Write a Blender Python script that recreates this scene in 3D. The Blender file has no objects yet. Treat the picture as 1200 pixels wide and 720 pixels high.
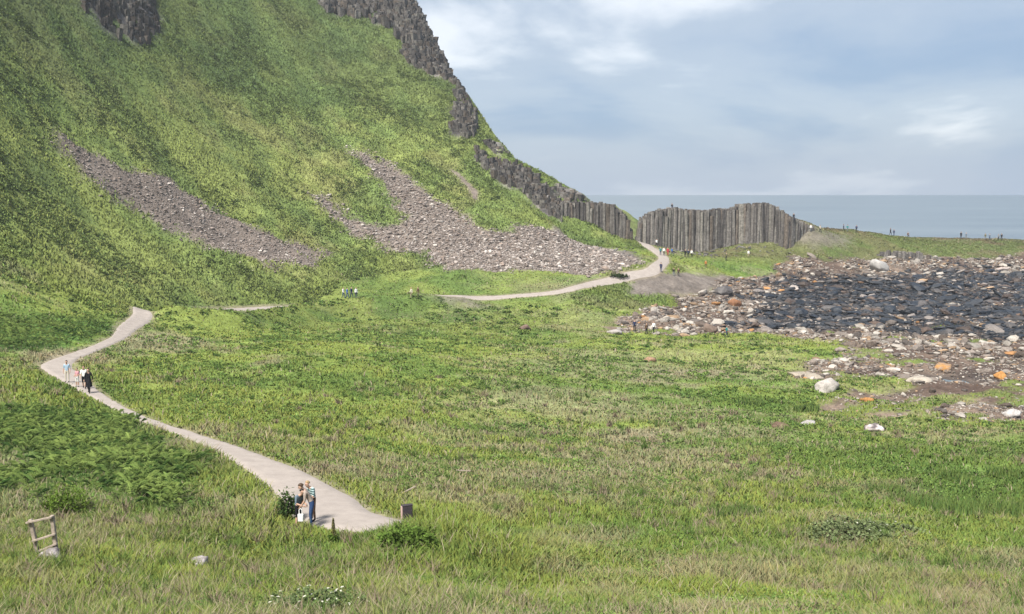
import bpy, bmesh, math, random
import numpy as np
from mathutils import Vector, Matrix

# ------------------------------------------------------------------ camera, sky, sun, exposure
SC = bpy.context.scene
COL = SC.collection
W_, H_ = 1200.0, 720.0
F = 1167.0
HC = 20.0
PITCH = math.atan((360 - 228) / F)
R = math.radians

cam_d = bpy.data.cameras.new('camera')
cam_d.sensor_width = 36.0
cam_d.lens = F / W_ * 36.0
cam_d.clip_start = 0.5
cam_d.clip_end = 40000
cam = bpy.data.objects.new('camera', cam_d)
COL.objects.link(cam)
cam.location = (0, 0, HC)
cam.rotation_euler = (math.pi / 2 - PITCH, 0, 0)
SC.camera = cam

SUN_EL, SUN_AZ = 54.0, 212.0      # azimuth clockwise from +Y
SUN_DIR = Vector((math.sin(R(SUN_AZ)) * math.cos(R(SUN_EL)), math.cos(R(SUN_AZ)) * math.cos(R(SUN_EL)), math.sin(R(SUN_EL))))
sun_d = bpy.data.lights.new('sun', 'SUN')
sun_d.energy = 3.5
sun_d.angle = R(13)
sun_d.color = (1.0, 0.955, 0.88)
sun = bpy.data.objects.new('sun', sun_d)
COL.objects.link(sun)
sun.rotation_euler = SUN_DIR.to_track_quat('Z', 'Y').to_euler()
sun.location = (-60, -60, 120)

SC.view_settings.view_transform = 'Standard'
SC.view_settings.look = 'None'
SC.view_settings.gamma = 1.0
SC.view_settings.exposure = 1.26
SC.view_settings.use_curve_mapping = False

world = bpy.data.worlds.new('World')
SC.world = world
world.use_nodes = True
wn, wl = world.node_tree.nodes, world.node_tree.links
wn.clear()


def N(nodes, typ, **kw):
    n = nodes.new(typ)
    for k, v in kw.items():
        if k.startswith('i_'):
            key = k[2:]
            key = int(key) if key.isdigit() else key.replace('_', ' ')
            n.inputs[key].default_value = v
        else:
            setattr(n, k, v)
    return n


def build_world():
    out = N(wn, 'ShaderNodeOutputWorld')
    bg = N(wn, 'ShaderNodeBackground', i_Strength=0.1)
    wl.new(bg.outputs[0], out.inputs[0])
    sky = N(wn, 'ShaderNodeTexSky', sky_type='NISHITA', sun_disc=False, sun_elevation=R(SUN_EL), sun_rotation=R(SUN_AZ))
    sky.altitude = 20
    tc = N(wn, 'ShaderNodeTexCoord')
    sep = N(wn, 'ShaderNodeSeparateXYZ')
    wl.new(tc.outputs['Generated'], sep.inputs[0])
    # project the direction on a cloud layer
    zc = N(wn, 'ShaderNodeMath', operation='MAXIMUM'); zc.inputs[1].default_value = 0.0
    wl.new(sep.outputs[2], zc.inputs[0])
    za = N(wn, 'ShaderNodeMath', operation='ADD'); za.inputs[1].default_value = 0.22
    wl.new(zc.outputs[0], za.inputs[0])
    dx = N(wn, 'ShaderNodeMath', operation='DIVIDE'); wl.new(sep.outputs[0], dx.inputs[0]); wl.new(za.outputs[0], dx.inputs[1])
    dy = N(wn, 'ShaderNodeMath', operation='DIVIDE'); wl.new(sep.outputs[1], dy.inputs[0]); wl.new(za.outputs[0], dy.inputs[1])
    cmb = N(wn, 'ShaderNodeCombineXYZ')
    wl.new(dx.outputs[0], cmb.inputs[0]); wl.new(dy.outputs[0], cmb.inputs[1])
    n1 = N(wn, 'ShaderNodeTexNoise', i_Scale=0.75, i_Detail=7.0, i_Roughness=0.52, i_Distortion=0.35)
    n2 = N(wn, 'ShaderNodeTexNoise', i_Scale=1.9, i_Detail=8.0, i_Roughness=0.6, i_Distortion=0.2)
    mp = N(wn, 'ShaderNodeMapping'); mp.inputs['Location'].default_value = (3.35, 1.2, 0.0)
    wl.new(cmb.outputs[0], mp.inputs[0]); wl.new(mp.outputs[0], n1.inputs['Vector']); wl.new(mp.outputs[0], n2.inputs['Vector'])
    # clouds bank up to the left (over the hill), thin veil to the right
    grad = N(wn, 'ShaderNodeMapRange'); grad.inputs[1].default_value = -0.35; grad.inputs[2].default_value = 0.55
    grad.inputs[3].default_value = 0.42; grad.inputs[4].default_value = -0.10
    wl.new(sep.outputs[0], grad.inputs[0])
    k1 = N(wn, 'ShaderNodeMath', operation='MULTIPLY_ADD'); k1.inputs[1].default_value = 1.4; k1.inputs[2].default_value = -.2
    wl.new(n1.outputs['Fac'], k1.inputs[0])
    s1 = N(wn, 'ShaderNodeMath', operation='ADD'); wl.new(k1.outputs[0], s1.inputs[0]); wl.new(grad.outputs[0], s1.inputs[1])
    s2 = N(wn, 'ShaderNodeMath', operation='MULTIPLY_ADD'); s2.inputs[1].default_value = 0.24
    wl.new(n2.outputs['Fac'], s2.inputs[0]); wl.new(s1.outputs[0], s2.inputs[2])
    ramp = N(wn, 'ShaderNodeValToRGB')
    cr = ramp.color_ramp
    cr.interpolation = 'EASE'
    cr.elements[0].position = 0.50; cr.elements[0].color = (1.22, 1.72, 2.50, 1)
    cr.elements[1].position = 0.86; cr.elements[1].color = (4.0, 4.15, 4.35, 1)
    e = cr.elements.new(0.70); e.color = (1.98, 2.34, 2.86, 1)
    wl.new(s2.outputs[0], ramp.inputs[0])
    mixs = N(wn, 'ShaderNodeMix', data_type='RGBA'); mixs.inputs[0].default_value = 0.88
    wl.new(sky.outputs[0], mixs.inputs[6]); wl.new(ramp.outputs[0], mixs.inputs[7])
    # pale air at the horizon
    hz = N(wn, 'ShaderNodeMapRange'); hz.inputs[1].default_value = 0.0; hz.inputs[2].default_value = 0.09
    hz.inputs[3].default_value = 0.75; hz.inputs[4].default_value = 0.0; hz.interpolation_type = 'SMOOTHSTEP'
    wl.new(zc.outputs[0], hz.inputs[0])
    mixh = N(wn, 'ShaderNodeMix', data_type='RGBA')
    wl.new(hz.outputs[0], mixh.inputs[0]); wl.new(mixs.outputs[2], mixh.inputs[6]); mixh.inputs[7].default_value = (2.1, 2.45, 2.95, 1)
    wl.new(mixh.outputs[2], bg.inputs['Color'])


build_world()

# ------------------------------------------------------------------ helpers
rng = np.random.default_rng(11)
random.seed(5)


def hash2(ix, iy, seed):
    h = (ix.astype(np.int64) * 374761393 + iy.astype(np.int64) * 668265263 + seed * 1442695041) & 0xFFFFFFFF
    h = ((h ^ (h >> 13)) * 1274126177) & 0xFFFFFFFF
    h = h ^ (h >> 16)
    return (h & 0xFFFFFF) / float(0xFFFFFF)


def vnoise(x, y, seed=0):
    x = np.asarray(x, float); y = np.asarray(y, float)
    ix = np.floor(x); iy = np.floor(y)
    fx = x - ix; fy = y - iy
    ux = fx * fx * fx * (fx * (fx * 6 - 15) + 10); uy = fy * fy * fy * (fy * (fy * 6 - 15) + 10)
    a = hash2(ix, iy, seed); b = hash2(ix + 1, iy, seed); c = hash2(ix, iy + 1, seed); d = hash2(ix + 1, iy + 1, seed)
    return (a * (1 - ux) + b * ux) * (1 - uy) + (c * (1 - ux) + d * ux) * uy


def fbm(x, y, scale, seed=0, octv=4, gain=0.5):
    """0..1, mean about 0.5; scale in metres"""
    x = np.asarray(x, float) / scale; y = np.asarray(y, float) / scale
    s = 0; a = 1.0; t = 0
    for o in range(octv):
        ca, sa = math.cos(0.6 * o + seed), math.sin(0.6 * o + seed)
        s = s + a * vnoise(x * ca - y * sa + 17.3 * o, x * sa + y * ca - 9.1 * o, seed + o * 31)
        t += a; a *= gain; x = x * 2.03; y = y * 2.03
    return s / t


def sstep(a, b, x):
    t = np.clip((x - a) / (b - a), 0, 1)
    return t * t * (3 - 2 * t)


CP, SP = math.cos(PITCH), math.sin(PITCH)


def ray(u, v):
    a = (u - 600.0) / F; b = (360.0 - v) / F
    return np.array([a, CP + b * SP, -SP + b * CP])


def at(u, v, Y):
    d = ray(u, v); t = Y / d[1]
    return np.array([d[0] * t, Y, HC + d[2] * t])


def project(x, y, z):
    zz = z - HC
    fw = y * CP - zz * SP
    up = y * SP + zz * CP
    fw = np.maximum(fw, 1e-3)
    return 600 + F * x / fw, 360 - F * up / fw, fw


def obj_from(name, verts, faces, mat=None, parent=None, col=None, smooth=False):
    """numpy/list mesh -> one object"""
    me = bpy.data.meshes.new(name)
    if isinstance(faces, np.ndarray):
        verts = np.asarray(verts, np.float32)
        k = faces.shape[1]
        me.vertices.add(len(verts)); me.vertices.foreach_set('co', verts.ravel())
        me.loops.add(faces.size); me.loops.foreach_set('vertex_index', faces.astype(np.int32).ravel())
        me.polygons.add(len(faces)); me.polygons.foreach_set('loop_start', np.arange(0, faces.size, k, dtype=np.int32))
        me.update(calc_edges=True)
    else:
        me.from_pydata([tuple(v) for v in verts], [], [tuple(f) for f in faces])
        me.update()
    if col is not None:
        c = np.ones((len(me.vertices), 4), np.float32); c[:, :3] = col
        at_ = me.color_attributes.new('Col', 'FLOAT_COLOR', 'POINT')
        at_.data.foreach_set('color', c.ravel())
    if smooth:
        me.polygons.foreach_set('use_smooth', np.ones(len(me.polygons), bool))
    o = bpy.data.objects.new(name, me)
    COL.objects.link(o)
    if mat is not None:
        me.materials.append(mat)
    if parent is not None:
        o.parent = parent
    return o


def tag(o, label=None, cat=None, group=None, kind=None):
    if label: o['label'] = label
    if cat: o['category'] = cat
    if group: o['group'] = group
    if kind: o['kind'] = kind
    return o


def empty(name, loc, rz=0.0):
    o = bpy.data.objects.new(name, None)
    o.empty_display_size = 0.3
    COL.objects.link(o)
    o.location = loc; o.rotation_euler = (0, 0, rz)
    return o


# ------------------------------------------------------------------ terrain control points (pixel, metres away)
CT = []
for u, pts in {
    -200: [(420, 70), (340, 84), (250, 98), (100, 112), (-100, 132)],
    0: [(720, 19), (650, 29), (600, 37), (560, 44), (500, 55), (440, 70), (420, 77), (380, 88), (340, 100), (300, 110), (250, 120), (150, 138), (0, 162), (-150, 188)],
    200: [(720, 19.5), (650, 28.5), (600, 36.5), (540, 46), (503, 57), (450, 74), (400, 98), (370, 118), (340, 134), (300, 146), (250, 155), (150, 178), (0, 218), (-150, 255)],
    400: [(720, 20), (650, 27.5), (604, 36.5), (545, 47), (450, 77), (400, 104), (348, 152), (320, 165), (300, 172), (250, 186), (200, 200), (100, 232), (0, 270)],
    480: [(0, 275), (60, 258), (310, 172)],
    545: [(320, 166), (290, 180), (250, 196), (200, 212), (150, 230), (110, 246)],
    600: [(655, 28.5), (600, 40), (500, 71), (400, 125), (350, 153), (320, 168), (290, 184), (250, 200), (210, 216), (185, 226)],
    640: [(330, 164), (300, 180), (260, 200), (225, 216), (205, 226)],
    690: [(340, 158), (315, 174), (296, 188), (284, 200), (235, 222)],
    740: [(388, 138), (355, 158), (322, 172), (300, 190)],
    765: [(310, 180), (290, 215)],
    800: [(720, 20.5), (660, 30), (600, 42), (500, 74), (430, 108), (385, 140), (350, 168)],
    500: [(668, 27), (634, 29)], 420: [(664, 29)], 370: [(690, 29)], 450: [(628, 30)],
    840: [(300, 210)], 930: [(292, 215)], 860: [(320, 195)], 900: [(390, 138), (340, 186), (310, 205)],
    935: [(262, 222)], 950: [(300, 212)], 962: [(268, 226)], 985: [(272, 231)],
    1000: [(720, 21), (660, 31.5), (600, 44), (550, 57), (500, 77), (450, 100), (400, 131), (335, 198), (300, 218), (271, 236)],
    1045: [(276, 244)], 1100: [(370, 160), (330, 200), (306, 222)], 1120: [(280, 252)],
    1200: [(720, 21.5), (660, 32), (600, 45), (550, 60), (500, 80), (460, 98), (420, 118), (370, 160), (340, 192), (312, 226), (284, 262)],
}.items():
    for v, Y in pts:
        CT.append(at(u, v, Y))
CT += [np.array(p, float) for p in [
    (-2.6, 33.6, 8.35), (-0.6, 32.6, 8.4), (30, 216, 8.0), (29, 235, 5), (40, 240, 7), (60, 246, 8), (45, 268, -1), (28, 262, -1),
    (0, 0, 18), (-18, 8, 17), (18, 8, 16), (0, -30, 24), (-50, 10, 17), (50, 10, 9),
    (140, 200, -0.4), (140, 120, -0.6), (105, 60, 1.0), (85, 30, 5.5), (170, 262, 2.5), (130, 263, 7),
    (70, 275, -3), (130, 290, -6), (200, 300, -6), (230, 150, -4),
    (-140, 90, 42), (-140, 150, 92), (-110, 250, 112), (-62, 300, 86), (-160, 320, 140), (-90, 30, 24)]]
CT = np.array(CT)


def tps_fit(P, z, lam=0.6):
    n = len(P)
    d = np.linalg.norm(P[:, None] - P[None], axis=2) / 100.0
    K = np.where(d > 0, d * d * np.log(d + 1e-12), 0) + np.eye(n) * lam * 1e-4
    A = np.zeros((n + 3, n + 3)); A[:n, :n] = K; A[:n, n] = 1; A[:n, n + 1:] = P / 100.0
    A[n:, :n] = A[:n, n:].T
    return np.linalg.solve(A, np.concatenate([z, [0, 0, 0]]))


TW = tps_fit(CT[:, :2], CT[:, 2])


def tps_eval(x, y):
    out = np.zeros(x.size); xf = x.ravel(); yf = y.ravel()
    for i in range(0, x.size, 20000):
        s = slice(i, i + 20000)
        d2 = ((xf[s, None] - CT[None, :, 0]) ** 2 + (yf[s, None] - CT[None, :, 1]) ** 2) / 1e4
        U = 0.5 * d2 * np.log(d2 + 1e-18)
        n = len(CT)
        out[s] = U @ TW[:n] + TW[n] + TW[n + 1] * xf[s] / 100 + TW[n + 2] * yf[s] / 100
    return out.reshape(x.shape)


X0, X1, Y0, Y1, DG = -170.0, 240.0, -30.0, 330.0, 0.75
gx = np.arange(X0, X1 + 1e-6, DG); gy = np.arange(Y0, Y1 + 1e-6, DG)
GX, GY = np.meshgrid(gx, gy)
# coarse evaluation then cubic-ish upsample is not worth it: evaluate at half resolution and interpolate
def coarse_eval():
    cx = np.arange(X0, X1 + 3, 1.5); cy = np.arange(Y0, Y1 + 3, 1.5)
    A, B = np.meshgrid(cx, cy)
    Z = tps_eval(A, B)
    def up(Z):
        i = (GY - Y0) / 1.5; j = (GX - X0) / 1.5
        i0 = np.minimum(i.astype(int), len(cy) - 2); j0 = np.minimum(j.astype(int), len(cx) - 2)
        fi = i - i0; fj = j - j0
        return (Z[i0, j0] * (1 - fi) + Z[i0 + 1, j0] * fi) * (1 - fj) + (Z[i0, j0 + 1] * (1 - fi) + Z[i0 + 1, j0 + 1] * fi) * fj
    return up(Z)


ZT = coarse_eval()
# far side of the spur: ground falls away beyond the crest line
CREST = np.array([(23, 214), at(690, 235, 222)[:2], at(640, 205, 226)[:2], at(600, 185, 226)[:2], at(545, 110, 246)[:2], at(480, 0, 275)[:2], at(440, -70, 292)[:2], (-75, 345)])


def poly_dist(P, x, y):
    """distance to polyline and signed side (>0 = right of the travel direction)"""
    best = np.full(x.shape, 1e9); side = np.zeros(x.shape)
    for a, b in zip(P[:-1], P[1:]):
        d = b - a; L2 = d @ d
        t = np.clip(((x - a[0]) * d[0] + (y - a[1]) * d[1]) / L2, 0, 1)
        px = a[0] + t * d[0]; py = a[1] + t * d[1]
        dd = np.hypot(x - px, y - py)
        cr = d[0] * (y - a[1]) - d[1] * (x - a[0])
        m = dd < best
        best = np.where(m, dd, best); side = np.where(m, -np.sign(cr), side)
    return best, side


cd, cs = poly_dist(CREST, GX, GY)
beyond = (cs > 0) & (GY > 214)
floor = np.where(GY > 246, 7 - (GY - 246) * 0.45, 7.5)
floor = np.maximum(floor, -7)
zc_ = np.minimum(ZT, np.maximum(ZT - 1.5 * np.maximum(cd - 0.5, 0) * (0.4 + 0.6 * sstep(0, 6, cd)), floor))
_w = np.where(beyond, 1 - sstep(27, 34, GX), 0)
ZT = ZT * (1 - _w) + zc_ * _w
ZT = np.maximum(ZT, -8)


def grid_at(G, x, y):
    x = np.asarray(x, float); y = np.asarray(y, float)
    i = np.clip((y - Y0) / DG, 0, len(gy) - 1.001); j = np.clip((x - X0) / DG, 0, len(gx) - 1.001)
    i0 = i.astype(int); j0 = j.astype(int); fi = i - i0; fj = j - j0
    return (G[i0, j0] * (1 - fi) + G[i0 + 1, j0] * fi) * (1 - fj) + (G[i0, j0 + 1] * (1 - fi) + G[i0 + 1, j0 + 1] * fi) * fj


def hit(u, v, G=None, near=14.0):
    """where the sight line through this spot of the photograph meets the ground"""
    G = ZT if G is None else G
    d = ray(u, v)
    Y = np.arange(near, 322, 0.1)
    t = Y / d[1]
    x = d[0] * t; z = HC + d[2] * t
    h = grid_at(G, x, Y)
    b = np.where(z <= h)[0]
    if len(b) == 0:
        w = np.argmin(np.where((Y > 100) & (Y < 275), z - h, 1e9)); i = w
    else:
        i = b[0]
    return np.array([x[i], Y[i], h[i]])


def poly_mask(pix, soft=1.2, seed=0, jitter=2.0):
    """polygon given on the photograph, laid on the ground; returns a 0..1 mask with a ragged edge"""
    P = np.array([hit(u, v)[:2] for u, v in pix])
    jx = (fbm(GX, GY, 5, seed + 3, 4, 0.6) - 0.5) * 2 * jitter; jy = (fbm(GX, GY, 5, seed + 9, 4, 0.6) - 0.5) * 2 * jitter
    m = np.zeros(GX.shape)
    x0, y0 = P.min(0) - 8; x1, y1 = P.max(0) + 8
    sel = (GX > x0) & (GX < x1) & (GY > y0) & (GY < y1)
    x = GX[sel] + jx[sel]; y = GY[sel] + jy[sel]
    inside = np.zeros(x.shape, bool)
    for k in range(len(P)):
        a = P[k]; b = P[(k + 1) % len(P)]
        c = ((a[1] > y) != (b[1] > y)) & (x < (b[0] - a[0]) * (y - a[1]) / (b[1] - a[1] + 1e-12) + a[0])
        inside ^= c
    d, _ = poly_dist(np.vstack([P, P[:1]]), x, y)
    sd = np.where(inside, d, -d)
    m[sel] = sstep(-soft, soft, sd)
    return m


M = {}
M['scree_left'] = poly_mask([(48, 150), (75, 158), (110, 172), (150, 190), (190, 205), (225, 222), (260, 248), (300, 272), (340, 288), (390, 298), (385, 304), (330, 318), (300, 312), (255, 295), (215, 272), (180, 252), (150, 235), (120, 218), (95, 200), (90, 185), (70, 168)], 2.6, 1, 3.5)
M['scree_main'] = poly_mask([(400, 172), (425, 180), (450, 192), (470, 205), (490, 215), (510, 235), (545, 255), (570, 268), (620, 268), (660, 272), (700, 287), (740, 302), (745, 316), (720, 322), (690, 322), (640, 318), (590, 320), (540, 315), (500, 312), (490, 300), (470, 300), (440, 288), (420, 275), (395, 262), (370, 240), (368, 230), (385, 232), (400, 245), (420, 258), (450, 265), (470, 262), (455, 235), (440, 215), (420, 195)], 2.6, 2, 3.5)
M['scree_small'] = poly_mask([(527, 195), (540, 203), (562, 228), (560, 238), (545, 222)], 1.0, 3, 1.0)
M['soil'] = np.maximum(.8 * poly_mask([(488, 354), (530, 352.5), (575, 356), (560, 361), (510, 360)], 1.5, 24, 3.0), np.maximum(poly_mask([(650, 264), (690, 285), (745, 297), (752, 309), (735, 306), (690, 298), (650, 281)], 1.5, 4, 2.0),
                       poly_mask([(742, 326), (800, 319), (850, 322), (870, 335), (830, 346), (790, 345), (740, 352), (735, 340)], 1.5, 5, 2.0)))
M['soil'] = np.maximum(M['soil'], .75 * poly_mask([(925, 260), (960, 269), (1000, 277), (985, 286), (950, 289), (925, 288)], 2.0, 27, 3.0))
M['shore'] = np.maximum(poly_mask([(690, 388), (730, 374), (760, 362), (800, 354), (785, 347), (830, 340), (860, 324), (920, 319), (950, 314), (990, 306), (1060, 301), (1120, 303), (1260, 292), (1300, 300), (1300, 400), (1200, 400), (1100, 396), (1000, 394), (880, 392), (800, 391), (740, 390)], 1.0, 6, 2.5),
                        poly_mask([(870, 391), (1000, 388), (1300, 395), (1300, 490), (1200, 492), (1150, 497), (1080, 490), (1000, 487), (930, 480), (975, 468), (1010, 452), (930, 442), (940, 428), (985, 420), (990, 402)], 1.0, 7, 2.5))
M['shore'] = np.maximum(M['shore'], poly_mask([(905, 308), (935, 303), (975, 300), (1022, 305), (1025, 322), (970, 324), (905, 320)], 1.5, 19, 3.0))
M['shore'] *= 1 - 0.95 * poly_mask([(985, 442), (1060, 441), (1070, 453), (1030, 460), (995, 457)], 0.8, 8, 1.0)
M['shore'] *= 1 - 0.9 * poly_mask([(1080, 466), (1140, 466), (1140, 476), (1090, 478)], 0.8, 18, 1.0)
M['dark'] = poly_mask([(880, 337), (900, 326), (960, 322), (1040, 326), (1100, 318), (1300, 300), (1300, 406), (1100, 392), (1000, 386), (920, 388), (860, 384), (875, 362)], 5.0, 10, 11.0)
M['dark'] *= 1 - poly_mask([(905, 308), (935, 303), (975, 300), (1022, 305), (1025, 320), (970, 321), (905, 319)], 1.5, 19, 3.0)
M['dark'] *= .66 + .34 * sstep(.34, .50, fbm(GX * .22, GY, 6, 91, 4, .6))
CRAG_PX = [[(362, -14), (480, -14), (498, 22), (520, 55), (538, 90), (546, 112), (530, 98), (510, 88), (485, 78), (470, 62), (462, 34), (420, 20), (380, 12)],
           [(82, -10), (175, -10), (192, 20), (185, 40), (160, 54), (140, 44), (110, 25)],
           [(528, 108), (546, 110), (556, 130), (557, 158), (546, 162), (530, 155), (532, 130)],
           [(556, 175), (575, 185), (600, 190), (625, 205), (650, 228), (665, 245), (655, 258), (640, 250), (610, 225), (580, 208), (560, 192)],
           [(565, 162), (590, 170), (600, 182), (585, 182), (570, 172)],
           [(655, 216), (690, 233), (697, 240), (670, 240), (650, 226)]]
M['crag'] = np.zeros(GX.shape)
for _i, _p in enumerate(CRAG_PX):
    M['crag'] = np.maximum(M['crag'], poly_mask(_p, 1.5, 30 + _i, 2.5 if _i < 6 else 1.5))
M['crag'] *= sstep(.22, .42, fbm(GX, GY, 5, 39, 4, .6))
M['bracken'] = np.maximum(poly_mask([(-40, 475), (60, 480), (120, 487), (180, 512), (215, 547), (205, 590), (175, 607), (120, 600), (80, 598), (60, 572), (-40, 590)], 2.6, 11, 5.0),
                          poly_mask([(-60, 372), (40, 374), (100, 378), (135, 372), (128, 388), (95, 402), (60, 412), (-60, 414)], 1.0, 12, 2.0))
M['straw'] = np.maximum(poly_mask([(480, 352), (560, 353), (640, 358), (620, 366), (520, 364)], 2.0, 13, 4), poly_mask([(120, 392), (190, 385), (260, 398), (200, 420), (150, 412)], 2.0, 14, 4))
M['hum'] = poly_mask([(1000, 545), (1060, 520), (1220, 505), (1300, 520), (1300, 585), (1200, 590), (1080, 585)], 2.0, 15, 4)
ROCKY = np.clip(M['scree_left'] + M['scree_main'] + M['scree_small'] + M['soil'] + M['shore'] + M['crag'], 0, 1)

# ---- path centre line
PATH_PX = [(402, 606), (370, 581), (330, 556), (290, 536), (250, 520), (213, 507), (155, 486), (118, 466), (95, 451), (76, 438), (66, 429), (80, 420), (110, 409), (138, 396), (150, 384), (166, 373), (172, 362), (228, 353), (310, 350.5), (400, 349.5), (475, 350.5), (540, 351), (600, 347.5), (660, 341), (700, 332), (738, 323), (768, 315), (778, 304), (770, 295), (758, 287.5)]
PW = [3.4, 3.2, 2.7, 2.0, 1.5, 1.2, .95, 1.15, 1.7, 2.6, 2.6, 1.6, 1.25, 1.3, 2.0, 2.4, 2.0, 2.2, 2.6, 2.6, 2.6, 2.8, 1.8, 2.2, 3.0, 3.2, 2.8, 2.4]
PC = [hit(u, v)[:2] for u, v in PATH_PX]
PC = [np.array((-0.6, 32.2)), np.array((-2.6, 33.6))] + PC + [np.array((27, 232)), np.array((22, 246))]
PW = [2.2, 2.8] + PW + [3.0, 3.0]


def catmull(P, n=10):
    P = np.array(P); out = []
    Q = np.vstack([2 * P[0] - P[1], P, 2 * P[-1] - P[-2]])
    for i in range(1, len(Q) - 2):
        for t in np.linspace(0, 1, n, endpoint=False):
            p0, p1, p2, p3 = Q[i - 1:i + 3]
            out.append(0.5 * ((2 * p1) + (-p0 + p2) * t + (2 * p0 - 5 * p1 + 4 * p2 - p3) * t * t + (-p0 + 3 * p1 - 3 * p2 + p3) * t ** 3))
    out.append(P[-1])
    return np.array(out)


PS = catmull(PC, 24)
PSW = np.interp(np.arange(len(PS)), np.arange(0, len(PS), 24)[:len(PW)], PW)
pm = np.full(GX.shape, 1e9)
for a, b, w in zip(PS[:-1], PS[1:], PSW[:-1]):
    x0, x1 = min(a[0], b[0]) - 6, max(a[0], b[0]) + 6; y0, y1 = min(a[1], b[1]) - 6, max(a[1], b[1]) + 6
    j0, j1 = int((x0 - X0) / DG), int((x1 - X0) / DG) + 2; i0, i1 = int((y0 - Y0) / DG), int((y1 - Y0) / DG) + 2
    sx = GX[i0:i1, j0:j1]; sy = GY[i0:i1, j0:j1]
    d = b - a; t = np.clip(((sx - a[0]) * d[0] + (sy - a[1]) * d[1]) / (d @ d + 1e-9), 0, 1)
    dd = np.hypot(sx - a[0] - t * d[0], sy - a[1] - t * d[1]) - w / 2
    pm[i0:i1, j0:j1] = np.minimum(pm[i0:i1, j0:j1], dd)
PATHD = pm
onpath = 1 - sstep(0.0, 2.5, PATHD)

# ---- a low bank on the near side hides the path between the hill foot and the scree
_sub = catmull([(-43.5, 114.2), (-38.5, 115.2), (-34, 121), (-31, 131), (-27.5, 140), (-22, 146), (-15, 149.5), (-9, 150.6)], 8)
bd, bs_ = poly_dist(_sub, GX, GY)
_t = np.clip((GX - _sub[0][0]) / (_sub[-1][0] - _sub[0][0]), 0, 1)
BERM = np.exp(-(bd / 3.0) ** 2) * (.36 + .88 * sstep(.03, .16, _t)) * (1 - .5 * sstep(.8, 1, _t))
_lo = catmull([(-43.5, 121.5), (-43, 128), (-42, 133), (-40, 139), (-36, 144.5), (-29, 150)], 8)
hd, _ = poly_dist(_lo, GX, GY)
BERM = BERM - 1.15 * np.exp(-(hd / 5.0) ** 2)
# ---- relief
slope = np.hypot(*np.gradient(ZT, DG))
HILL = sstep(0.12, 0.5, slope) * sstep(95, 125, GY) * (GX < 40)
nearc = np.exp(-(cd / 6.0) ** 2)
rel = (1 - HILL) * ((fbm(GX, GY, 9, 21, 3) - .5) * 0.7 + (fbm(GX, GY, 2.4, 22, 3) - .5) * 0.35)
fall = GX * 0.578 + GY * 0.816      # along the foot of the hill
down = -GX * 0.816 + GY * 0.578
hillrel = (fbm(fall, down * 0.35, 14, 23, 3) - .5) * 2.0 + (fbm(GX, GY, 6, 24, 4) - .5) * 2.2 + (fbm(GX, GY, 1.9, 25, 2) - .5) * 0.7
rel = rel + HILL * hillrel * (1 - 0.75 * nearc)
rel = rel + M['shore'] * (1 - .6 * M['dark']) * ((fbm(GX, GY, 7, 26, 4) - .5) * 1.3 + (fbm(GX, GY, 2.2, 27, 2) - .5) * 0.6)
rel = rel + M['hum'] * (fbm(GX, GY, 4.5, 28, 2) - .45) * 1.6
rel = rel + M['crag'] * (fbm(GX, GY, 3.2, 31, 3) - .35) * 3.0
rel = rel * (1 - (M['scree_left'] + M['scree_main']) * 0.5)
rel = rel * sstep(3, 14, np.hypot(GX, GY))
ZG0 = ZT + rel * (1 - onpath) + BERM * 1.45
ZTB = ZT + BERM * 1.45
ZG = ZG0 - 0.14 * (1 - sstep(-0.8, 0.1, PATHD))

# ---- colour of the ground cover (what grows there)
C = lambda *a: np.array(a)
G_YEL, G_MID, G_DRK, G_STRAW, G_PINK, G_FERN, G_BLUE = C(.192, .238, .056), C(.128, .190, .046), C(.078, .130, .032), C(.262, .240, .145), C(.260, .210, .155), C(.070, .130, .032), C(.085, .130, .05)


def mixc(a, b, t):
    t = np.asarray(t)[..., None]
    return a * (1 - t) + b * t


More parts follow.
